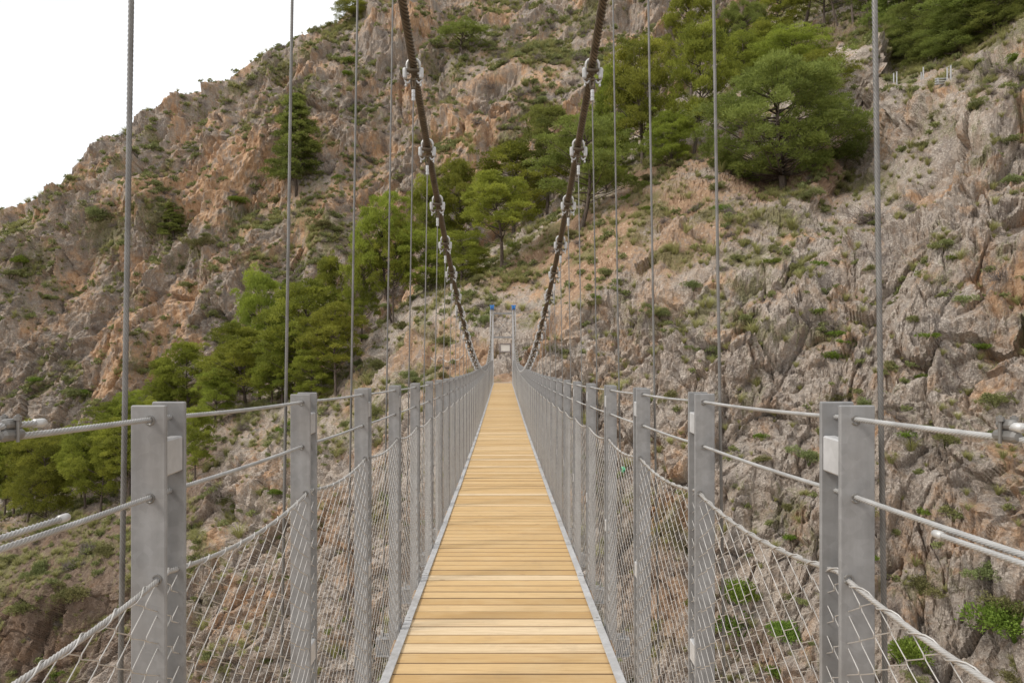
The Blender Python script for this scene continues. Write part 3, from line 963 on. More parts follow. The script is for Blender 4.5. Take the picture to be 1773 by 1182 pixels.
for s in (-1, 1):
    for off in (-0.029, -0.18):
        r = PM()
        r.tube(rail_pts(off, 0.30, 6.0, 0.0045, s * 0.685, 0.004), 0.0053, 18, lobes=6, pitch=0.052, depth=0.32)
        r.tube(rail_pts(off, 5.99, DECK_END, 0.25, s * 0.685, 0.004), 0.0053, 6)
        r.build('handrail_rope', M['rope'], bridge, True)
    r = PM()
    r.tube(rail_pts(-0.337, 0.30, 6.0, 0.0045, s * 0.671, 0.035), 0.0055, 18, lobes=6, pitch=0.052, depth=0.32)
    r.tube(rail_pts(-0.337, 5.99, DECK_END, 0.1, s * 0.671, 0.035), 0.0055, 6)
    # lacing wire wound round the rope
    pp = rail_pts(-0.337, 0.30, 16.0, 0.095 / 8, s * 0.671, 0.035)
    a = np.arange(len(pp)) * 2 * math.pi / 8
    pp[:, 0] += np.cos(a) * 0.0072; pp[:, 2] += np.sin(a) * 0.0072
    r.tube(pp, 0.0016, 5)
    r.build('net_rope', M['net'], bridge, True)
    # the net: one zigzag wire per column of diamonds
    nb = PM(); A = 0.0475; B = 0.031
    for i in range(int(0.35 / A), int(DECK_END / A)):
        yc = (i + 0.5) * A
        near_ = yc < 7.0
        ph = (yc - 1.37) % 1.0
        ztop = float(top_z(yc)) - 0.337 - 0.035 * 4 * ph * (1 - ph)
        zbot = float(deck_z(yc)) - 0.03
        n_ = int((ztop - zbot) / B)
        zi = ztop - np.arange(n_ + 1) * (ztop - zbot) / n_
        sg = np.where((np.arange(n_ + 1) + i) % 2 == 0, -1.0, 1.0)
        f_ = np.arange(n_ + 1) / n_
        xx = 0.671 + (0.656 - 0.671) * f_ + 0.004 * np.sin(yc * 7 + f_ * 3)
        yy = yc + sg * (A / 2 - 0.0004)
        if near_:
            # rounded knots: the wire runs straight for a few millimetres beside its neighbour
            jit = rng.normal(0, 0.0012, n_ + 1)
            yy = yy + jit
            P_ = np.stack([xx, yy, zi], 1)
            dn = np.array([0, 0, 0.004])
            Q_ = np.stack([P_ + dn + np.stack([0 * sg, -sg * 0.0012, 0 * sg], 1), P_ - dn + np.stack([0.0014 + 0 * sg, -sg * .0012, 0 * sg], 1)], 1).reshape(-1, 3)
            pts = Q_
        else:
            pts = np.stack([xx, yy, zi], 1)
        pts = pts * np.array([s, 1, 1])
        nb.tube(pts, 0.00115 if near_ else 0.0012, 5 if near_ else 3, caps=False, up=(1, 0, 0))
    yy = np.arange(-0.5, DECK_END, .5)
    nb.tube(np.stack([np.full_like(yy, s * .656), yy, deck_z(yy) - .03], 1), 0.004, 5)
    nb.build('safety_net', M['net'], bridge, True)
    # main cable
    mc = PM()
    yy = np.arange(-1.5, 24, 0.018)
    mc.tube(np.stack([s * xcab(yy), yy, cable_z(yy)], 1), 0.034, 24, lobes=6, pitch=0.21, depth=0.26)
    yy = np.arange(23.98, 46.5, 0.12)
    mc.tube(np.stack([s * xcab(yy), yy, cable_z(yy)], 1), 0.032, 10)
    yy = np.linspace(46.45, 52.5, 20)
    zz = np.interp(yy, [46.45, 52.5], [float(cable_z(46.5)), -0.6])
    mc.tube(np.stack([np.full_like(yy, s * XC), yy, zz], 1), 0.032, 10)
    mc.build('main_cable', M['main'], bridge, True)

# rope ends by the near posts: doubled tails, bolted clips and thimbles
for s, off, sgn in ((-1, -0.029, 1), (-1, -0.18, 1), (1, -0.029, 1), (1, -0.18, -1)):
    ye = 1.06 if off < -.1 else (1.005 if s < 0 else 0.905)
    cl_ = PM()
    dz_ = 0.0122 * sgn
    def P(yv, dz): return (s * 0.685 + (0.010 if sgn < 0 else 0.004) * -s, yv, float(top_z(yv)) + off + dz)
    yy = np.linspace(0.30, ye, 90)
    if True:
        cl_.tube(np.array([P(v, dz_ * (0.8 + 0.35 * (v - .3))) for v in yy]), 0.0053, 18, lobes=6, pitch=0.052, depth=0.32)
    tail = cl_.build('rope_tail', M['rope'], bridge, True)
    cp_ = PM()
    if True:
        cp_.tube([P(ye - .012, dz_ * 1.03), P(ye + .006, dz_ * 1.05), P(ye + .009, dz_ * 1.05)], [.0066, .0066, .0050], 10)
    cp_.build('end_cap', M['rope'], tail, True)
    cz = (0.945 if s < 0 else 0.922) if off > -.1 else 0.80
    for o2 in (0.0, -0.075):
        cp_ = PM()
        c0 = P(cz + o2, 0.009 * sgn)
        m0 = P(cz + o2, 0.0)
        sl_ = (float(top_z(cz + .02)) - float(top_z(cz - .02))) / .04
        L_ = np.array([-.021, -.016, -.006, .006, .016, .021])
        cp_.tube([(m0[0], m0[1] + l_, m0[2] + l_ * sl_) for l_ in L_], [.0060, .0085, .0085, .0085, .0085, .0060], 12)
        cp_.tube([(c0[0], c0[1] + l_, c0[2] + .006 * sgn + l_ * sl_) for l_ in L_ * .7], [.0055, .0075, .0075, .0075, .0075, .0055], 12)
        for dx in (-0.0095, 0.0095):
            cp_.tube([(c0[0] + dx, c0[1], c0[2] - .019), (c0[0] + dx, c0[1], c0[2] + .019)], 0.0024, 7)
            cp_.tube([(c0[0] + dx, c0[1], c0[2] + .011), (c0[0] + dx, c0[1], c0[2] + .017)], 0.0050, 6)
        cp_.build('rope_clip', M['hang'], tail, False)

# far tower
tw = PM(); TY = 46.6
zt = float(cable_z(46.5)) - 0.10; zb = -2.95
for s in (-1, 1):
    # H section column
    xc = s * 0.76; h = zt - zb
    tw.bbox((xc, TY - .075, (zt + zb) / 2), (0.26, 0.014, h), 0.003)
    tw.bbox((xc, TY + .075, (zt + zb) / 2), (0.26, 0.014, h), 0.003)
    tw.bbox((xc, TY, (zt + zb) / 2), (0.012, 0.138, h), 0.003)
    tw.bbox((xc, TY, zb + .02), (0.34, 0.30, 0.03), 0.004)
    tw.bbox((xc, TY, zt + .012), (0.25, 0.22, 0.022), 0.004)
tower = tw.build('tower', M['galv'], bridge)
for z1 in (zt - 0.21, zt - 1.84):
    PM().bbox((0, TY, z1), (1.318, 0.10, 0.12), 0.004).build('tower_beam', M['post'], tower)
for sg in (-1, 1):
    PM().tube([(-0.655, TY + .02 * sg, zt - .29 if sg > 0 else zt - 1.77), (0.655, TY + .02 * sg, zt - 1.77 if sg > 0 else zt - .29)], 0.018, 6).build('cross_brace', M['post'], tower)
for s in (-1, 1):
    sd_ = PM()
    for dx in (-.10, .10):
        sd_.bbox((s * XC + dx, TY, zt + .19), (0.03, 0.30, 0.30), 0.01)
    sd_.tube([(s * XC - .085, TY, zt + .16), (s * XC - .05, TY, zt + .16), (s * XC - .04, TY, zt + .16), (s * XC + .04, TY, zt + .16), (s * XC + .05, TY, zt + .16), (s * XC + .085, TY, zt + .16)], [.19, .19, .13, .13, .19, .19], 18)
    for a_ in (-.11, .11):
        sd_.tube([(s * XC - .16, TY + a_, zt + .31), (s * XC + .16, TY + a_, zt + .31)], 0.035, 8)
    sd_.build('saddle', M['blue'], tower)
# landing
ld = PM().bbox((0, 47.6, -3.02), (2.1, 2.3, 0.36), 0.02)
lo = ld.build('landing', mat_plain('landing_concrete', (0.40, 0.33, 0.27), 0.9, 0, 0.25, 3.0), bridge)
for o in bridge.children:
    pass

# ---------------------------------------------------------------- vegetation
def leaf_quads(mb, c, dirv, length, width, tone, r=rng):
    """needle tufts: narrow quads along dirv"""
    n = len(c)
    rnd = r.normal(size=(n, 3))
    side = np.cross(dirv, rnd); side /= np.linalg.norm(side, axis=1)[:, None] + 1e-9
    L = (length * (0.7 + 0.6 * r.random(n)))[:, None]; W = (width * (0.7 + 0.6 * r.random(n)))[:, None]
    a = c - side * W * 0.35; b = c + side * W * 0.35
    e = c + dirv * L
    V = np.stack([a, b, e + side * W * 0.5, e - side * W * 0.5], 1).reshape(-1, 3)
    Q = np.arange(n * 4).reshape(n, 4)
    mb.add(V, Q, np.repeat(tone, 4))


def unit(v):
    return v / (np.linalg.norm(v, axis=-1)[..., None] + 1e-9)


def puff(mb, c, rad, flat, n, length, width, tone0, r):
    d = unit(r.normal(size=(n, 3)))
    d[:, 2] = np.where(d[:, 2] < -0.25, -d[:, 2], d[:, 2])
    rr = rad * (0.55 + 0.5 * r.random(n) ** 0.6)
    lump = 1 + 0.28 * np.sin(d[:, 0] * 5 + c[0] * 3) * np.sin(d[:, 1] * 5 + c[1] * 2) + 0.15 * np.sin(d[:, 2] * 9 + c[2])
    p = c + d * (rr * lump)[:, None] * np.array([1, 1, flat])
    dv = unit(d * np.array([1, 1, 1.0]) + np.array([0, 0, 0.35]) + 0.45 * r.normal(size=(n, 3)))
    t = np.clip(tone0 + 0.16 * r.normal(size=n), 0, 1)
    leaf_quads(mb, p, dv, length, width, t, r)


def make_tree(kind, seed):
    """unit tree: base at the origin, 1 high; returns trunk builder and crown builder"""
    r = np.random.default_rng(seed)
    tr, cr = MB(), MB()
    H = 10.0
    if kind == 'umbrella':      # Aleppo pine: bare trunk, open crown of separate puffs
        lean = r.normal(0, 0.07, 2); bend = r.normal(0, 0.35, 2)
        zz = np.linspace(-0.8, 0.86 * H, 12)
        tp = np.stack([lean[0] * zz + bend[0] * np.sin(zz / H * 4), lean[1] * zz + bend[1] * np.sin(zz / H * 3.3), zz], 1)
        tr.tube(tp, np.linspace(0.21, 0.05, 12), 8)
        npf = 33; W = 0.41 * H
        low = 0.36
        for i in range(npf):
            u = (i + 0.5) / npf
            zc = H * (low + (0.96 - low) * u ** 0.85)
            prof = math.sin(math.pi * min(1, 0.22 + 0.78 * (zc / H - low) / (1 - low) * 0.98)) ** 0.7
            a = i * 2.399 + r.normal(0, 0.5)
            rad = W * prof * math.sqrt(r.uniform(0.15, 1.0))
            c = np.array([math.cos(a) * rad, math.sin(a) * rad, zc + r.normal(0, 0.25)])
            tz = min(max(zc - 0.35 * rad - 0.5, 0.25 * H), 0.84 * H)
            b0 = np.array([np.interp(tz, zz, tp[:, 0]), np.interp(tz, zz, tp[:, 1]), tz])
            c[:2] += b0[:2]
            mid = (b0 + c) / 2 + np.array([0, 0, -0.18 * rad * 0.5]) + r.normal(0, 0.1, 3)
            tr.tube([b0, mid, c], [0.065, 0.04, 0.015], 5)
            pr = r.uniform(0.65, 1.15)
            puff(cr, c, pr, 0.58, int(560 * pr ** 2), 0.19, 0.052, 0.42 + 0.15 * zc / H + r.normal(0, 0.15), r)  # tone rises with height: paler young growth, and a lit top painted in
            for j in range(2):
                c2 = c + r.normal(0, 0.75, 3) * np.array([1, 1, 0.45])
                puff(cr, c2, pr * 0.55, 0.6, int(230 * pr), 0.18, 0.05, 0.42 + 0.15 * zc / H + r.normal(0, 0.15), r)
        for i in range(7):      # dead lower branches
            z0 = H * r.uniform(0.18, 0.45); a = r.uniform(0, 6.28); L = r.uniform(0.8, 2.0)
            b0 = np.array([np.interp(z0, zz, tp[:, 0]), np.interp(z0, zz, tp[:, 1]), z0])
            tr.tube([b0, b0 + np.array([math.cos(a) * L * .5, math.sin(a) * L * .5, .1]), b0 + np.array([math.cos(a) * L, math.sin(a) * L, r.uniform(-.2, .5)])], [0.03, .02, .008], 4)
    elif kind == 'broad':       # dense round pine, foliage almost down to the ground
        zz = np.linspace(-1.0, 0.75 * H, 10)
        tp = np.stack([-0.35 * np.sin(zz / H * 2.2), 0.2 * np.sin(zz / H * 3), zz], 1)
        tr.tube(tp, np.linspace(0.30, 0.07, 10), 9)
        npf = 112; W = 0.56 * H
        for i in range(npf):
            u = (i + 0.5) / npf
            zc = H * (0.11 + 0.84 * u ** 1.05)
            prof = math.sqrt(max(0, 1 - ((zc / H - 0.46) / 0.54) ** 2)) * (0.85 if zc < 0.3 * H else 1)
            a = i * 2.399 + r.normal(0, 0.35)
            rad = W * prof * r.uniform(0.55, 1.0) * (1 + 0.14 * math.sin(a * 3 + zc))
            tz = min(max(zc - 0.3 * rad - 0.4, 0.10 * H), 0.73 * H)
            b0 = np.array([np.interp(tz, zz, tp[:, 0]), np.interp(tz, zz, tp[:, 1]), tz])
            c = np.array([math.cos(a) * rad, math.sin(a) * rad, zc + r.normal(0, 0.2)]); c[:2] += b0[:2]
            mid = (b0 + c) / 2 + np.array([0, 0, -0.1 * rad]) + r.normal(0, 0.12, 3)
            tr.tube([b0, mid, c], [0.075, 0.045, 0.015], 5)
            pr = r.uniform(0.62, 1.0)
            t0 = 0.42 + 0.12 * zc / H + r.normal(0, 0.13)  # upper puffs toned lighter, a painted lit top
            puff(cr, c, pr, 0.92, int(600 * pr ** 2), 0.16, 0.045, t0, r)
            for j in range(4):
                c2 = c + r.normal(0, 0.6, 3) * np.array([1, 1, 0.6])
                puff(cr, c2, pr * 0.5, 0.85, int(190 * pr), 0.15, 0.042, t0 + r.normal(0, 0.1), r)
    elif kind == 'tall':        # taller full-crowned pine
        lean = r.normal(0, 0.05, 2)
        zz = np.linspace(-0.8, 0.9 * H, 12)
        tp = np.stack([lean[0] * zz + 0.3 * np.sin(zz / H * 4 + seed), lean[1] * zz + 0.25 * np.sin(zz / H * 3.3 + seed), zz], 1)
        tr.tube(tp, np.linspace(0.20, 0.04, 12), 8)
        npf = 40; W = 0.35 * H; low = 0.27
        for i in range(npf):
            u = (i + 0.5) / npf
            zc = H * (low + (0.97 - low) * u ** 0.9)
            prof = math.sin(math.pi * min(0.97, 0.20 + 0.76 * (zc / H - low) / (1 - low))) ** 0.8
            a = i * 2.399 + r.normal(0, 0.5)
            rad = W * prof * math.sqrt(r.uniform(0.12, 1.0)) * (1 + 0.25 * math.sin(a * 2 + seed))
            tz = min(max(zc - 0.4 * rad - 0.4, 0.2 * H), 0.88 * H)
            b0 = np.array([np.interp(tz, zz, tp[:, 0]), np.interp(tz, zz, tp[:, 1]), tz])
            c = np.array([math.cos(a) * rad + b0[0], math.sin(a) * rad + b0[1], zc + r.normal(0, 0.25)])
            mid = (b0 + c) / 2 + np.array([0, 0, -0.08 * rad]) + r.normal(0, 0.1, 3)
            tr.tube([b0, mid, c], [0.06, 0.038, 0.014], 5)
            pr = r.uniform(0.7, 1.15)
            t0 = 0.42 + 0.15 * zc / H + r.normal(0, 0.15)  # lighter tone higher up, light on the top painted in
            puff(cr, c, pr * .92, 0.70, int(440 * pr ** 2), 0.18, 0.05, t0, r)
            for j in range(3):
                puff(cr, c + r.normal(0, 0.7, 3) * np.array([1, 1, .7]), pr * .5, 0.8, int(190 * pr), 0.17, 0.048, t0 + r.normal(0, 0.1), r)
    elif kind == 'conical':
        zz = np.linspace(-0.8, 0.98 * H, 10)
        tp = np.stack([0.1 * np.sin(zz), 0.1 * np.cos(zz * .8), zz], 1)
        tr.tube(tp, np.linspace(0.16, 0.02, 10), 7)
        npf = 60
        for i in range(npf):
            u = (i + 0.5) / npf
            zc = H * (0.12 + 0.86 * u)
            rad = 0.25 * H * (1 - u) ** 0.75 * r.uniform(0.55, 1.05) + 0.1
            a = i * 2.399 + r.normal(0, 0.4)
            c = np.array([math.cos(a) * rad, math.sin(a) * rad, zc - 0.12 * rad])
            b0 = np.array([0, 0, zc + 0.1])
            tr.tube([b0, (b0 + c) / 2, c], [0.04, 0.03, 0.01], 4)
            pr = r.uniform(0.5, 0.9) * (1 - 0.4 * u)
            puff(cr, c, pr, 0.5, int(420 * pr), 0.2, 0.06, 0.3 + 0.3 * u + r.normal(0, 0.15), r)  # tone climbs to the tip, painting it as lit
            puff(cr, c * np.array([.6, .6, 1]), pr, 0.5, int(230 * pr), 0.2, 0.06, 0.25 + r.normal(0, 0.15), r)
    elif kind == 'bushy':       # low dense young pine
        zz = np.linspace(-0.8, 0.8 * H, 8)
        tp = np.stack([0.2 * np.sin(zz * .5), 0.2 * np.cos(zz * .4), zz], 1)
        tr.tube(tp, np.linspace(0.20, 0.05, 8), 7)
        npf = 52; W = 0.42 * H
        for i in range(npf):
            u = (i + 0.5) / npf
            zc = H * (0.14 + 0.80 * u)
            prof = math.sqrt(max(0, 1 - ((zc / H - 0.42) / 0.60) ** 2))
            a = i * 2.399 + r.normal(0, 0.4); rad = W * prof * r.uniform(0.4, 1.0)
            c = np.array([math.cos(a) * rad, math.sin(a) * rad, zc + r.normal(0, 0.3)])
            b0 = np.array([0, 0, max(0.5, zc - 0.4 * rad - .4)])
            tr.tube([b0, (b0 + c) / 2 - np.array([0, 0, .1]), c], [0.05, 0.03, 0.012], 4)
            pr = r.uniform(0.8, 1.3)
            t0 = 0.40 + 0.15 * zc / H + r.normal(0, 0.15)  # height lightens the tone, lit top put into the colour
            puff(cr, c, pr, 0.62, int(440 * pr ** 2), 0.19, 0.052, t0, r)
            for j in range(2):
                puff(cr, c + r.normal(0, 0.7, 3) * np.array([1, 1, .6]), pr * .55, 0.8, int(170 * pr), 0.18, 0.05, t0, r)
    return tr, cr


PROTO = {}
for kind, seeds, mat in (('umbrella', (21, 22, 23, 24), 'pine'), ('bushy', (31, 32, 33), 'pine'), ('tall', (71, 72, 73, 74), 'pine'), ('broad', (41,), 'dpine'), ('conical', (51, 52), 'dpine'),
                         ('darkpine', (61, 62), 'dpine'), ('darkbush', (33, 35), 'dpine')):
    PROTO[kind] = []
    for sd_ in seeds:
        tr, cr = make_tree({'darkpine': 'umbrella', 'darkbush': 'bushy'}.get(kind, kind), sd_)
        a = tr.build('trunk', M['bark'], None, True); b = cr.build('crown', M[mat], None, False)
        PROTO[kind].append((a.data, b.data))
        # half of the crown width, measured
        V = np.concatenate(cr.v); PROTO[kind][-1] += (float(np.percentile(np.abs(V[:, 0]), 97)), float(np.percentile(V[:, 2], 99)))
        bpy.data.objects.remove(a); bpy.data.objects.remove(b)


def plant_tree(kind, surf, pxb, pyb, pyt, wpx, label, group=None, var=0, rot=None, dark=False, name='pine_tree', cat='tree', Y=None):
    k = surf.index(pxb, pyb)
    b = surf.P[k].copy()
    Y = b[1]
    h = (pyb - pyt) * Y / F
    hw = wpx / 2 * Y / F
    ta, cr, w0, h0 = PROTO[kind][var % len(PROTO[kind])]
    o = empty(name, (b[0], Y, b[2] - 0.15))
    o.rotation_euler = (0, 0, random.uniform(0, 6.28) if rot is None else rot)
    sz = h / h0; sx = hw / w0
    o.scale = (sx, sx, sz)
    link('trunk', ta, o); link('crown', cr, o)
    tag(o, label, cat, group)
    return o


T = [  # kind, surface, base px, base py, top py, width px, variant, label
    ('broad', 'n', 1357, 322, 118, 255, 0, 'biggest round dense pine, standing on rocks above the right railing', 0.4),
    ('tall', 'n', 1108, 285, 70, 150, 0, 'tall yellow-green pine directly left of the biggest round pine', None),
    ('tall', 'n', 1203, 268, 48, 125, 1, 'yellow-green pine crown rising behind the left shoulder of the biggest round pine', None),
    ('umbrella', 'n', 1196, 175, -12, 105, 2, 'pine at the top edge, left of the darker round one on the crest', None),
    ('broad', 'n', 1284, 120, 8, 84, 0, 'small dark round pine on the crest between two yellower pines', 2.0),
    ('umbrella', 'n', 1345, 75, -25, 80, 3, 'pale green thin pine at the top edge with its bare trunk showing', None),
    ('bushy', 'n', 1372, 140, 54, 120, 0, 'low yellow-green pine crown peeping over the top of the biggest round pine', None),
    ('bushy', 'n', 1288, 150, 54, 76, 1, 'small yellow-green pine between the hanger rope and the biggest round pine', None),
    ('umbrella', 'n', 1392, 52, -120, 120, 2, 'pine with a thick leaning dark trunk at the top edge of the photo', None),
    ('umbrella', 'n', 1428, 52, -110, 80, 3, 'thin trunked pine just right of the thick leaning trunk at top', None),
    ('umbrella', 'n', 1450, 44, -120, 80, 0, 'second thin trunked pine right of the thick leaning trunk', None),
    ('umbrella', 'n', 1478, 40, -120, 80, 1, 'third thin trunked pine right of the thick leaning trunk', None),
    ('umbrella', 'n', 1508, 55, -110, 90, 2, 'pine trunk standing just left of the nearest hanger rope at top', None),
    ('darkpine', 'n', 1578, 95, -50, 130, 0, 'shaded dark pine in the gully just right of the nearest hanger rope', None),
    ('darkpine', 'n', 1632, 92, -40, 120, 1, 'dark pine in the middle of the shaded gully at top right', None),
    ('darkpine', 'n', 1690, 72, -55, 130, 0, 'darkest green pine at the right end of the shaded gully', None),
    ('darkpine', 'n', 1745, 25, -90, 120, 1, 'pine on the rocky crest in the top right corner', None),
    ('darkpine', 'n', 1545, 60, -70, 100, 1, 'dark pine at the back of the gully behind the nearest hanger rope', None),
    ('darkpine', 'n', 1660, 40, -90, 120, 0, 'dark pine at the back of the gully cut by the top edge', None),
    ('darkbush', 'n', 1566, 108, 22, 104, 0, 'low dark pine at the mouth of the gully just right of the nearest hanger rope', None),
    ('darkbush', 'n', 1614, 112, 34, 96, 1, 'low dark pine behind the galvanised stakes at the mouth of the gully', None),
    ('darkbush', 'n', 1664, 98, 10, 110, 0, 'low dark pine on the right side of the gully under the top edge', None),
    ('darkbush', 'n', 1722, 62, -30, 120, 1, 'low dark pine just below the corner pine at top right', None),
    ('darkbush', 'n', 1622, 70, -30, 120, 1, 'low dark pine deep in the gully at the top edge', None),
    ('bushy', 'n', 1425, 178, 92, 96, 2, 'yellow-green pine crown showing right of the biggest round pine', None),
    ('bushy', 'n', 1330, 120, 40, 84, 1, 'light young pine on the crest under the bare trunked pale pine', None),
    ('bushy', 'n', 1160, 290, 190, 84, 0, 'shady low pine between the third and second right hanger ropes', None),
    ('tall', 'n', 215, 800, 668, 80, 2, 'pine half hidden behind the nearest left hanger rope above the handrail', None),
    ('tall', 'n', 140, 850, 730, 80, 0, 'shorter pine behind the bright green pine at lower left', None),
    ('tall', 'n', 420, 706, 560, 92, 3, 'full crowned pine at the left front of the left cluster', None),
    ('tall', 'n', 370, 740, 640, 80, 1, 'pine just right of the nearest left post top', None),
    ('tall', 'n', 490, 700, 560, 96, 2, 'full crowned pine in the middle of the left cluster above the second post', None),
    ('bushy', 'n', 78, 902, 752, 92, 0, 'dense low pine between the two bare trunks and the darker pine at far left', None),
    ('tall', 'n', 148, 880, 732, 92, 1, 'dense pine just left of the bright green pine at lower left', None),
    ('tall', 'n', 224, 862, 716, 84, 3, 'dense pine beside the lower part of the nearest left hanger rope', None),
    ('tall', 'n', 24, 896, 730, 84, 2, 'tall pine behind the end fitting of the upper left handrail rope', None),
    ('umbrella', 'n', 868, 462, 303, 132, 0, 'umbrella pine with a clear bare trunk on the soil slope above the far tower', None),
    ('darkpine', 'n', 1005, 397, 205, 158, 0, 'dense green pine behind the right main cable with a dark leaning trunk', None),
    ('darkpine', 'n', 945, 345, 168, 125, 1, 'dark pine on the crest against the far cliff between the two main cables', None),
    ('tall', 'n', 890, 385, 238, 110, 3, 'lighter pine on the crest just above and behind the umbrella pine', None),
    ('tall', 'n', 794, 445, 275, 92, 1, 'pine beside the left main cable, left of the umbrella pine', None),
    ('tall', 'n', 742, 475, 300, 86, 2, 'pine on the crest left of the left main cable', None),
    ('bushy', 'n', 738, 505, 398, 96, 2, 'low spreading pine below the left main cable clamps', None),
    ('bushy', 'n', 800, 490, 402, 90, 0, 'low pine branches just right of the left main cable', None),
    ('tall', 'n', 1062, 305, 112, 96, 2, 'pine close to the right main cable above its second clamp', None),
    ('bushy', 'n', 1050, 330, 235, 70, 1, 'low green pine right of the leaning dark trunk', None),
    ('umbrella', 'n', 666, 542, 328, 92, 1, 'tallest thin pine left of the main cables with a long bare trunk', None),
    ('umbrella', 'n', 680, 562, 380, 70, 3, 'pine with a straight trunk just right of the tallest thin pine', None),
    ('tall', 'n', 552, 600, 412, 66, 1, 'dark green pine top left of the tallest thin pine', None),
    ('tall', 'n', 610, 560, 388, 76, 2, 'pine with bare grey twigs directly left of the tallest thin pine', None),
    ('tall', 'n', 447, 690, 464, 112, 0, 'tallest of the dense pines in the left cluster above the railing', None),
    ('tall', 'n', 520, 680, 486, 108, 3, 'pine in the left cluster crossed by the second hanger rope', None),
    ('umbrella', 'n', 581, 683, 522, 108, 1, 'round pine with a forked dark trunk above the second left post', None),
    ('conical', 'n', 476, 640, 448, 46, 0, 'narrow blue-green treetop peeping over the left pine cluster', None),
    ('tall', 'n', 385, 700, 582, 88, 2, 'pine at the lower left edge of the left cluster', None),
    ('tall', 'n', 468, 706, 615, 80, 2, 'low pine at the foot of the left cluster', None),
    ('bushy', 'n', 540, 700, 602, 72, 0, 'low young pine at the foot of the forked pine', None),
    ('tall', 'n', 328, 712, 574, 86, 1, 'pine above the top of the nearest left post', None),
    ('tall', 'n', 268, 722, 596, 56, 1, 'narrow pine right of the nearest left hanger rope', None),
    ('tall', 'n', 290, 735, 648, 92, 0, 'low pine just behind the top of the nearest left post', None),
    ('tall', 'n', 165, 775, 655, 88, 3, 'pine left of the nearest left hanger rope standing alone against the cliff', None),
    ('tall', 'n', 178, 888, 744, 100, 0, 'bright green pine above the second left handrail rope', None),
    ('tall', 'n', 48, 905, 757, 104, 1, 'pine with two bare trunks at the far left above the handrail', None),
    ('tall', 'n', 5, 895, 735, 76, 2, 'pine cut by the left edge of the photo', None),
    ('tall', 'n', 108, 875, 752, 84, 2, 'darker pine between the bright green pine and the two bare trunks', None),
    ('tall', 'n', 338, 830, 704, 74, 1, 'pine seen between the nearest and second left posts', None),
    ('tall', 'n', 250, 810, 692, 84, 0, 'pine hidden behind the nearest left post', None),
    ('darkpine', 'f', 802, 98, 36, 84, 0, 'lone umbrella pine on the far cliff between the main cables near the top', None),
    ('conical', 'f', 512, 328, 163, 84, 1, 'tall dark conical pine alone on the far mountain face', None),
    ('conical', 'f', 300, 416, 345, 46, 0, 'small conical pine on the green ledge of the far mountain', None),
    ('bushy', 'f', 612, 36, 0, 62, 0, 'bushy tree on the skyline of the far mountain', None),
]
for t in T:
    plant_tree(t[0], SN if t[1] == 'n' else SF, t[2], t[3], t[4], t[5], t[7], 'pines on the mountainside', t[6], t[8])


# shrubs, grass tufts, dead brush
def shrub_mb(seed, n=260, r0=0.5, leaf=0.10, wid=0.06):
    r = np.random.default_rng(seed); mb = MB()
    for i in range(6):
        c = np.array([r.normal(0, 0.2), r.normal(0, 0.2), r.uniform(0.06, 0.30)])
        puff(mb, c, r.uniform(0.18, 0.30), 0.8, n // 6, leaf, wid, 0.5 + r.normal(0, 0.12), r)
    for i in range(5):
        a = r.uniform(0, 6.28); mb.tube([(0, 0, -.15), (math.cos(a) * .12, math.sin(a) * .12, .15), (math.cos(a) * .3, math.sin(a) * .3, .4)], [.02, .015, .005], 3, tone=0.0)
    return mb


def tuft_mb(seed, n=110):
    r = np.random.default_rng(seed); mb = MB()
    a = r.uniform(0, 6.28, n); sp = r.uniform(0.1, 0.55, n); L = r.uniform(0.45, 0.9, n)
    d = unit(np.stack([np.cos(a) * sp, np.sin(a) * sp, np.full(n, 0.8)], 1))
    c = np.stack([np.cos(a) * .06, np.sin(a) * .06, np.full(n, -.05)], 1)
    m = c + d * (L * .6)[:, None]
    d2 = unit(d + np.array([0, 0, -0.55]) + np.stack([np.cos(a) * .4, np.sin(a) * .4, 0 * a], 1))
    e = m + d2 * (L * .5)[:, None]
    s = np.stack([-np.sin(a), np.cos(a), 0 * a], 1) * 0.008
    V = np.stack([c - s, c + s, m + s, m - s, e + s * .2, e - s * .2], 1).reshape(-1, 3)
    i = np.arange(n)[:, None] * 6
    Q = np.concatenate([i + np.array([[0, 1, 2, 3]]), i + np.array([[3, 2, 4, 5]])])
    mb.add(V, Q, np.repeat(np.clip(r.normal(.5, .25, n), 0, 1), 6))
    return mb


def brush_mb(seed, n=46):
    r = np.random.default_rng(seed); mb = MB()
    for i in range(n):
        d = unit(np.array([r.normal(0, .8), r.normal(0, .8), r.uniform(0.3, 1.0)]))
        L = r.uniform(.35, .7)
        m = d * L * .5 + r.normal(0, .05, 3); e = d * L + r.normal(0, .12, 3)
        mb.tube([(0, 0, -.05), m, e], [.010, .008, .003], 3, caps=False)
        for j in range(2):
            mb.tube([m, m + r.normal(0, .18, 3)], [.006, .002], 3, caps=False)
    return mb


SH = []
for i, (mt, n_) in enumerate((('shrub', 900), ('shrub', 900), ('bright', 900), ('shrub', 900))):
    o = shrub_mb(70 + i, n_, 0.5, 0.07, 0.035).build('shrub', M[mt], None)
    SH.append(o.data); bpy.data.objects.remove(o)
BIGSH = {}
for v, mt in ((2, 'bright'), (0, 'shrub'), (1, 'shrub'), (3, 'shrub')):
    o = shrub_mb(170 + v, 3000, 0.5, 0.040, 0.022).build('shrub', M[mt], None)
    BIGSH[v] = o.data; bpy.data.objects.remove(o)
BR = []
for i in range(2):
    o = brush_mb(90 + i).build('brush', M['twig'], None); BR.append(o.data); bpy.data.objects.remove(o)


def upright(nrm, k=0.45):
    return unit(nrm * k + np.array([0, 0, 1 - k]))


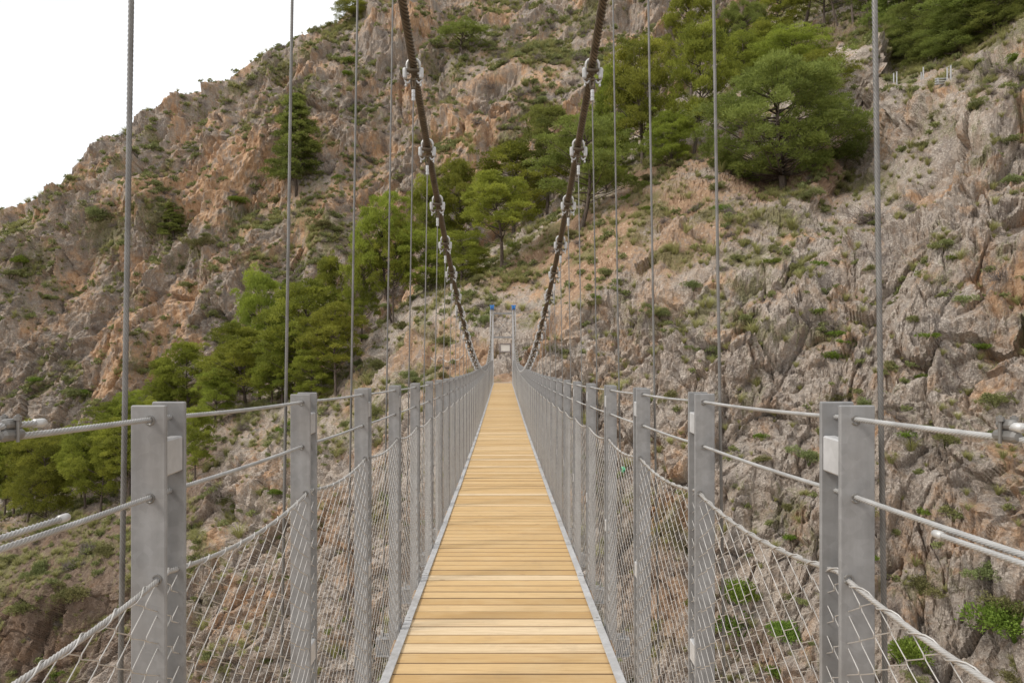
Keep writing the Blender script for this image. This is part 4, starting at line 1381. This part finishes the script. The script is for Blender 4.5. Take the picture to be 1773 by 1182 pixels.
def scatter(S, shape, dens, n, r):
    """random grid vertices weighted by the area they stand for and by a density"""
    G = S.P.reshape(*shape, 3)
    ar = np.linalg.norm(np.cross(np.gradient(G, axis=0), np.gradient(G, axis=1)), axis=2).ravel()
    inside = (S.px > -30) & (S.px < 1800) & (S.py > -40) & (S.py < 1215) & ((S.N * -S.P).sum(1) > -0.15 * np.linalg.norm(S.P, axis=1))
    wgt = ar * np.clip(dens, 0, None) * inside
    cs = np.cumsum(wgt); cs /= cs[-1]
    return np.searchsorted(cs, r.random(n))


r8 = np.random.default_rng(8)
landing_far = np.hypot(SN.P[:, 0], SN.P[:, 1] - 47.5) > 3.2
up_n = np.clip(SN.N[:, 2], 0, 1); up_f = np.clip(SF.N[:, 2], 0, 1)
cl_n = np.clip(0.30 + 1.4 * fbm(SN.P / 4.5, 4, 501), 0, 2) ** 2
cl_f = np.clip(0.22 + 1.5 * fbm(SF.P / 11, 4, 502), 0, 2) ** 1.8
dn = (0.04 + up_n ** 1.5) * (0.07 + cl_n) * landing_far * (1 - 0.85 * np.clip(soilN, 0, 1))
df = (0.05 + up_f ** 1.5) * (0.10 + cl_f + 1.2 * grsF)
sh = []      # (kind, surf, index, size)
for k in scatter(SN, shN, dn, 3200, r8): sh.append((SN, k, float(np.clip(r8.lognormal(-0.55, 0.42), 0.25, 1.7)), r8.random()))
for k in scatter(SF, shF, df, 6200, r8): sh.append((SF, k, float(np.clip(r8.lognormal(0.0, 0.42), 0.5, 2.6)), r8.random()))
# bushes one can point at: px, py, width px, variant
BIG = [(1402, 800, 56, 3), (1430, 512, 36, 0), (1668, 528, 34, 0), (1692, 604, 34, 2), (1142, 552, 46, 0), (1212, 612, 40, 0), (1280, 1120, 130, 2), (1262, 1040, 80, 2), (1370, 1110, 80, 2),
       (1560, 1150, 90, 2), (1758, 1105, 150, 2), (1745, 1060, 80, 3), (1600, 1030, 60, 0), (1320, 800, 30, 3), (1500, 700, 36, 3), (1724, 700, 60, 3), (1540, 640, 30, 1), (1640, 430, 34, 1),
       (1400, 350, 40, 0), (1450, 330, 44, 1), (1240, 330, 40, 1), (1120, 540, 30, 1), (1050, 480, 36, 1), (1020, 540, 44, 0), (840, 560, 40, 1), (770, 600, 46, 1), (705, 655, 44, 1), (690, 680, 40, 3),
       (650, 640, 40, 3), (640, 720, 50, 1), (600, 740, 40, 1), (1200, 500, 36, 3), (1290, 560, 30, 1), (1580, 560, 34, 1), (1380, 470, 30, 1), (60, 1000, 50, 0), (120, 1040, 60, 0), (40, 1060, 54, 1), (180, 960, 40, 3),
       (470, 860, 30, 2), (380, 870, 40, 3), (560, 800, 44, 3), (1310, 1040, 50, 2), (1700, 1000, 60, 0), (1650, 900, 50, 0), (1500, 890, 44, 3), (1640, 770, 60, 3), (1600, 260, 40, 1), (1690, 190, 46, 1), (1730, 130, 40, 1), (1620, 210, 36, 3)]
pts = []
for (S, k, size, q) in sh:
    pts.append([S, S.P[k].copy(), S.N[k], size, int(q * 3.2) if q < .93 else 3, q])
for (px, py, wp, v) in BIG:
    k = SN.index(px, py); pts.append([SN, SN.P[k].copy(), SN.N[k], wp / F * SN.P[k, 1] * 0.95, v, 0.5])
FARB = [(605, 112, 30, 2), (600, 134, 22, 2), (40, 458, 34, 2), (15, 480, 44, 0), (0, 570, 50, 0), (130, 690, 40, 1), (410, 355, 36, 2), (230, 370, 40, 1), (170, 380, 50, 1), (345, 430, 46, 0), (520, 310, 30, 0), (560, 395, 40, 3), (330, 500, 30, 0)]
for (px, py, wp, v) in FARB:
    k = SF.index(px, py); pts.append([SF, SF.P[k].copy(), SF.N[k], wp / F * SF.P[k, 1], v, 0.5])
pts.sort(key=lambda p: -p[3] / p[1][1])

ORD = ['', 'second ', 'third ', 'fourth ', 'fifth ', 'sixth ', 'seventh ', 'eighth ', 'ninth ', 'tenth ', 'eleventh ', 'twelfth ', 'thirteenth ', 'fourteenth ', 'fifteenth ', 'sixteenth ', 'seventeenth ', 'eighteenth ', 'nineteenth ', 'twentieth ']
bands = [(-1e9, 222, 'left of the leftmost hanger rope'), (222, 508, 'between left hanger ropes one and two'), (508, 620, 'between left hanger ropes two and three'),
         (620, 715, 'between left hanger ropes three and five'), (715, 870, 'from fifth left hanger rope to tower'), (870, 1030, 'from tower to fifth right hanger rope'),
         (1030, 1124, 'between right hanger ropes five and three'), (1124, 1238, 'between right hanger ropes three and two'),
         (1238, 1526, 'between right hanger ropes two and one'), (1526, 1e9, 'right of the rightmost hanger rope')]
rows_ = [(-1e9, 300, 'upper'), (300, 600, 'middle'), (600, 800, 'lower'), (800, 1e9, 'bottom')]
ind = pts[:300]; rest = pts[300:]
cells = {}
for p in ind:
    S, P, Nn, size, v, q = p
    px = CX + P[0] / P[1] * F; py = CY - P[2] / P[1] * F
    b = [x[2] for x in bands if x[0] <= px < x[1]][0]
    rw = [x[2] for x in rows_ if x[0] <= py < x[1]][0]
    wh = 'far mountain' if S is SF else 'near slope'
    cells.setdefault((b, wh, v == 2), []).append((py, p))
for (b, wh, br), lst in cells.items():
    lst.sort(key=lambda t: t[0])
    for i, (py, p) in enumerate(lst):
        S, P, Nn, size, v, q = p
        o = link('shrub', (BIGSH if size > 1.25 else SH)[v], None)
        o.location = P - Nn * 0.02 * size
        o.scale = (size * r8.uniform(.85, 1.2), size * r8.uniform(.85, 1.2), size * r8.uniform(.7, 1.05))
        o.rotation_euler = (r8.normal(0, .12), r8.normal(0, .12), r8.uniform(0, 6.28))
        c_ = 'bright green' if br else 'dull green'
        od = ORD[i] if i < len(ORD) else 'number %d ' % (i + 1)
        tag(o, '%shighest %s shrub, %s, %s' % (od, c_, wh, b), 'shrub', 'shrubs on the rocky slopes')


def merged(name, items, protos, mat_i, kindlabel):
    """one stuff mesh from many small plants"""
    mb = MB()
    base = []
    for me in protos:
        V = np.empty(len(me.vertices) * 3, np.float32); me.vertices.foreach_get('co', V)
        L = np.empty(len(me.loops), np.int32); me.loops.foreach_get('vertex_index', L)
        st = np.array([p.loop_start for p in me.polygons]); tt = np.array([p.loop_total for p in me.polygons])
        f = [L[st[tt == k][:, None] + np.arange(k)] for k in np.unique(tt)]
        T_ = np.empty(len(me.vertices), np.float32); me.attributes['tone'].data.foreach_get('value', T_)
        base.append((V.reshape(-1, 3), f, T_))
    for (P, up, size, v, q) in items:
        V, f, T_ = base[v % len(base)]
        a = q * 40.0; ca, sa = math.cos(a), math.sin(a)
        W = np.stack([V[:, 0] * ca - V[:, 1] * sa, V[:, 0] * sa + V[:, 1] * ca, V[:, 2]], 1) * size
        z = up; x = unit(np.cross(np.array([0.3, 1, 0.1]), z)); y = np.cross(z, x)
        mb.add(P + W[:, :1] * x + W[:, 1:2] * y + W[:, 2:] * z, [np.asarray(k) for k in f], np.clip(T_ + 0.3 * (((q * 97) % 1) - .5), 0, 1))
    o = mb.build(name, M[mat_i], None)
    return o


LOW = []
for i in range(3):
    o = shrub_mb(80 + i, 130, 0.5, 0.15, 0.10).build('low', M['shrub'], None); LOW.append(o.data); bpy.data.objects.remove(o)
o = merged('scrub', [(p[1], upright(p[2], .3), p[3], p[4], p[5]) for p in rest], LOW, 'shrub', '')
tag(o, 'small dull green scrub dotted over the rocky slopes', 'scrub', None, 'stuff')
TU = []
for i in range(3):
    o = tuft_mb(110 + i).build('tuft', M['grass'], None); TU.append(o.data); bpy.data.objects.remove(o)
gd = (0.05 + up_n ** 2) * (0.08 + 2.0 * grsN ** 1.7 + .6 * cl_n) * landing_far * (1 - 0.6 * np.clip(soilN, 0, 1))
items = []
for k in scatter(SN, shN, gd, 10000, r8): items.append((SN.P[k], upright(SN.N[k], .35), float(r8.lognormal(-0.55, .38)) * float(np.clip(SN.P[k][1] / 46, .55, 1.0)), int(r8.integers(3)), r8.random()))
gf = (0.08 + up_f ** 2) * (0.06 + 2.2 * grsF ** 1.7)
for k in scatter(SF, shF, gf, 9000, r8): items.append((SF.P[k], upright(SF.N[k], .35), float(r8.lognormal(0.0, .35)), int(r8.integers(3)), r8.random()))
o = merged('grass', items, TU, 'grass', '')
tag(o, 'dry yellowish grass tufts growing between the rocks', 'grass', None, 'stuff')
items = []
for k in scatter(SN, shN, dn, 800, r8): items.append((SN.P[k], upright(SN.N[k], .4), float(r8.lognormal(-0.1, .35)), int(r8.integers(2)), r8.random()))
for k in scatter(SF, shF, df, 1000, r8): items.append((SF.P[k], upright(SF.N[k], .4), float(r8.lognormal(0.65, .3)), int(r8.integers(2)), r8.random()))
o = merged('dead_brush', items, BR, 'twig', '')
tag(o, 'bare grey dead brush tangled among the rocks', 'brush', None, 'stuff')

# ---------------------------------------------------------------- small things
# notice board seen through the tower
b = empty('notice_board', (0.17, 50.0, -0.47)); tag(b, 'small framed notice board on two legs seen through the far tower', 'sign')
fm = MB()
for sx in (-1, 1): fm.bbox((sx * .385, 0, 0), (0.09, 0.06, 0.66), 0.006)
for sz in (-1, 1): fm.bbox((0, 0, sz * .285), (0.68, 0.058, 0.09), 0.006)
fm.build('frame', mat_plain('board_frame', (0.20, 0.17, 0.16), 0.7), b)
MB().bbox((0, 0.01, 0), (0.68, 0.02, 0.48), 0.003).build('panel', mat_plain('board_panel', (0.62, 0.58, 0.52), 0.5, 0, .05), b)
lg = MB()
for sx in (-1, 1): lg.bbox((sx * .385, 0.06, -.75), (0.07, 0.06, 1.4), 0.006)
lg.build('leg', mat_plain('board_leg', (0.20, 0.17, 0.16), 0.7), b)

# boulder behind the landing
def boulder(loc, size, seed, label):
    import bmesh
    bm = bmesh.new(); bmesh.ops.create_icosphere(bm, subdivisions=5, radius=1.0)
    V = np.array([v.co[:] for v in bm.verts]); Fc = np.array([[v.index for v in f.verts] for f in bm.faces]); bm.free()
    f1, f2, rid = worley(V * 1.4 + seed, seed)
    dsp = 1 + 0.22 * fbm(V * 1.3 + seed, 3, seed) + 0.12 * (rid - .5) - 0.06 * (1 - sstep(0, .1, f2 - f1)) + 0.05 * ridged(V * 4, seed)
    mb = MB().add(V * dsp[:, None] * np.array(size), Fc)
    o = mb.build('boulder', M['near'], None, True); o.location = loc
    tag(o, label, 'boulder')
    return o
boulder((0.1, 50.3, -2.7), (1.1, 0.75, 1.75), 5, 'large pale boulder at the end of the deck behind the far tower')
boulder((-1.5, 50.6, -2.5), (0.6, 0.6, 0.6), 6, 'small boulder left of the far tower')
boulder((1.9, 50.4, -2.6), (0.7, 0.6, 0.7), 7, 'small boulder right of the far tower')

# steel posts and a beam stack by the gully
for (px, py, hpx, lab) in ((1547, 146, 18, 'leftmost of the thin galvanised stakes on the rock ledge at top right'), (1552, 146, 22, 'second thin galvanised stake from the left on the rock ledge'),
                           (1594, 139, 14, 'third thin galvanised stake from the left on the rock ledge'), (1599, 137, 20, 'fourth thin galvanised stake from the left on the rock ledge'),
                           (1641, 138, 20, 'fifth thin galvanised stake from the left beside the stacked steel rails'), (1646, 137, 24, 'rightmost thin galvanised stake beside the stacked steel rails')):
    P = hn(px, py); Y = P[1]; h = hpx / F * Y
    o = MB().bbox((0, 0, h / 2 - .15), (0.075, 0.075, h + .3), 0.008).bbox((0, 0, h), (0.11, 0.11, 0.02), 0.004).build('stake', M['white'], None)
    o.location = P; tag(o, lab, 'stake', 'stakes on the ledge')
P = hn(1628, 146)
o = MB()
for i in range(3): o.bbox((0.05 * i, 0.03 * i, 0.18 * i), (1.25, 0.14, 0.085), 0.01)
for sx in (-.4, .4): o.bbox((sx, .03, .16), (.06, .2, .5), .005)
o = o.build('steel_rails', M['white'], None); o.location = P + np.array([0, -.2, 0]); o.rotation_euler = (0, -0.12, 0.25)
tag(o, 'short stack of three galvanised steel rails on the ledge at top right', 'rails')

# rope rail beside the path
rr = empty('rope_rail', hn(768, 640)); tag(rr, 'low rope handrail on thin stakes beside the path left of the tower', 'handrail')
o0 = np.array(rr.location); q = []
for px, py in ((745, 637), (768, 640), (782, 640), (803, 634)):
    P = hn(px, py) - o0; q.append(P + np.array([0, 0, .85]))
    MB().tube([P - np.array([0, 0, .2]), P + np.array([0, 0, .9])], 0.025, 6).build('stake', M['twig'], rr)
rp = []
for a, c in zip(q[:-1], q[1:]):
    for t in np.linspace(0, 1, 9)[:-1]: rp.append(a + (c - a) * t - np.array([0, 0, .25 * 4 * t * (1 - t)]))
MB().tube(rp + [q[-1]], 0.02, 6).build('rope', M['rope'], rr)
# a scrap of green plastic on the cliff
P = hn(1078, 812)
r_ = np.random.default_rng(4); a = np.linspace(0, 6.28, 9)[:-1]
V = np.concatenate([np.stack([np.cos(a) * .16 * (1 + .3 * r_.normal(size=8)), r_.normal(0, .05, 8), np.sin(a) * .18], 1), [[0, -.12, 0], [0, .06, 0]]])
Fc = np.array([[i, (i + 1) % 8, 8] for i in range(8)] + [[(i + 1) % 8, i, 9] for i in range(8)])
o = MB().add(V, Fc).build('plastic_scrap', mat_plain('green_plastic', (0.02, 0.32, 0.14), 0.4), None); o.location = P + np.array([0, -.2, .05])
tag(o, 'small bright green plastic scrap caught on the cliff behind the right net', 'litter')
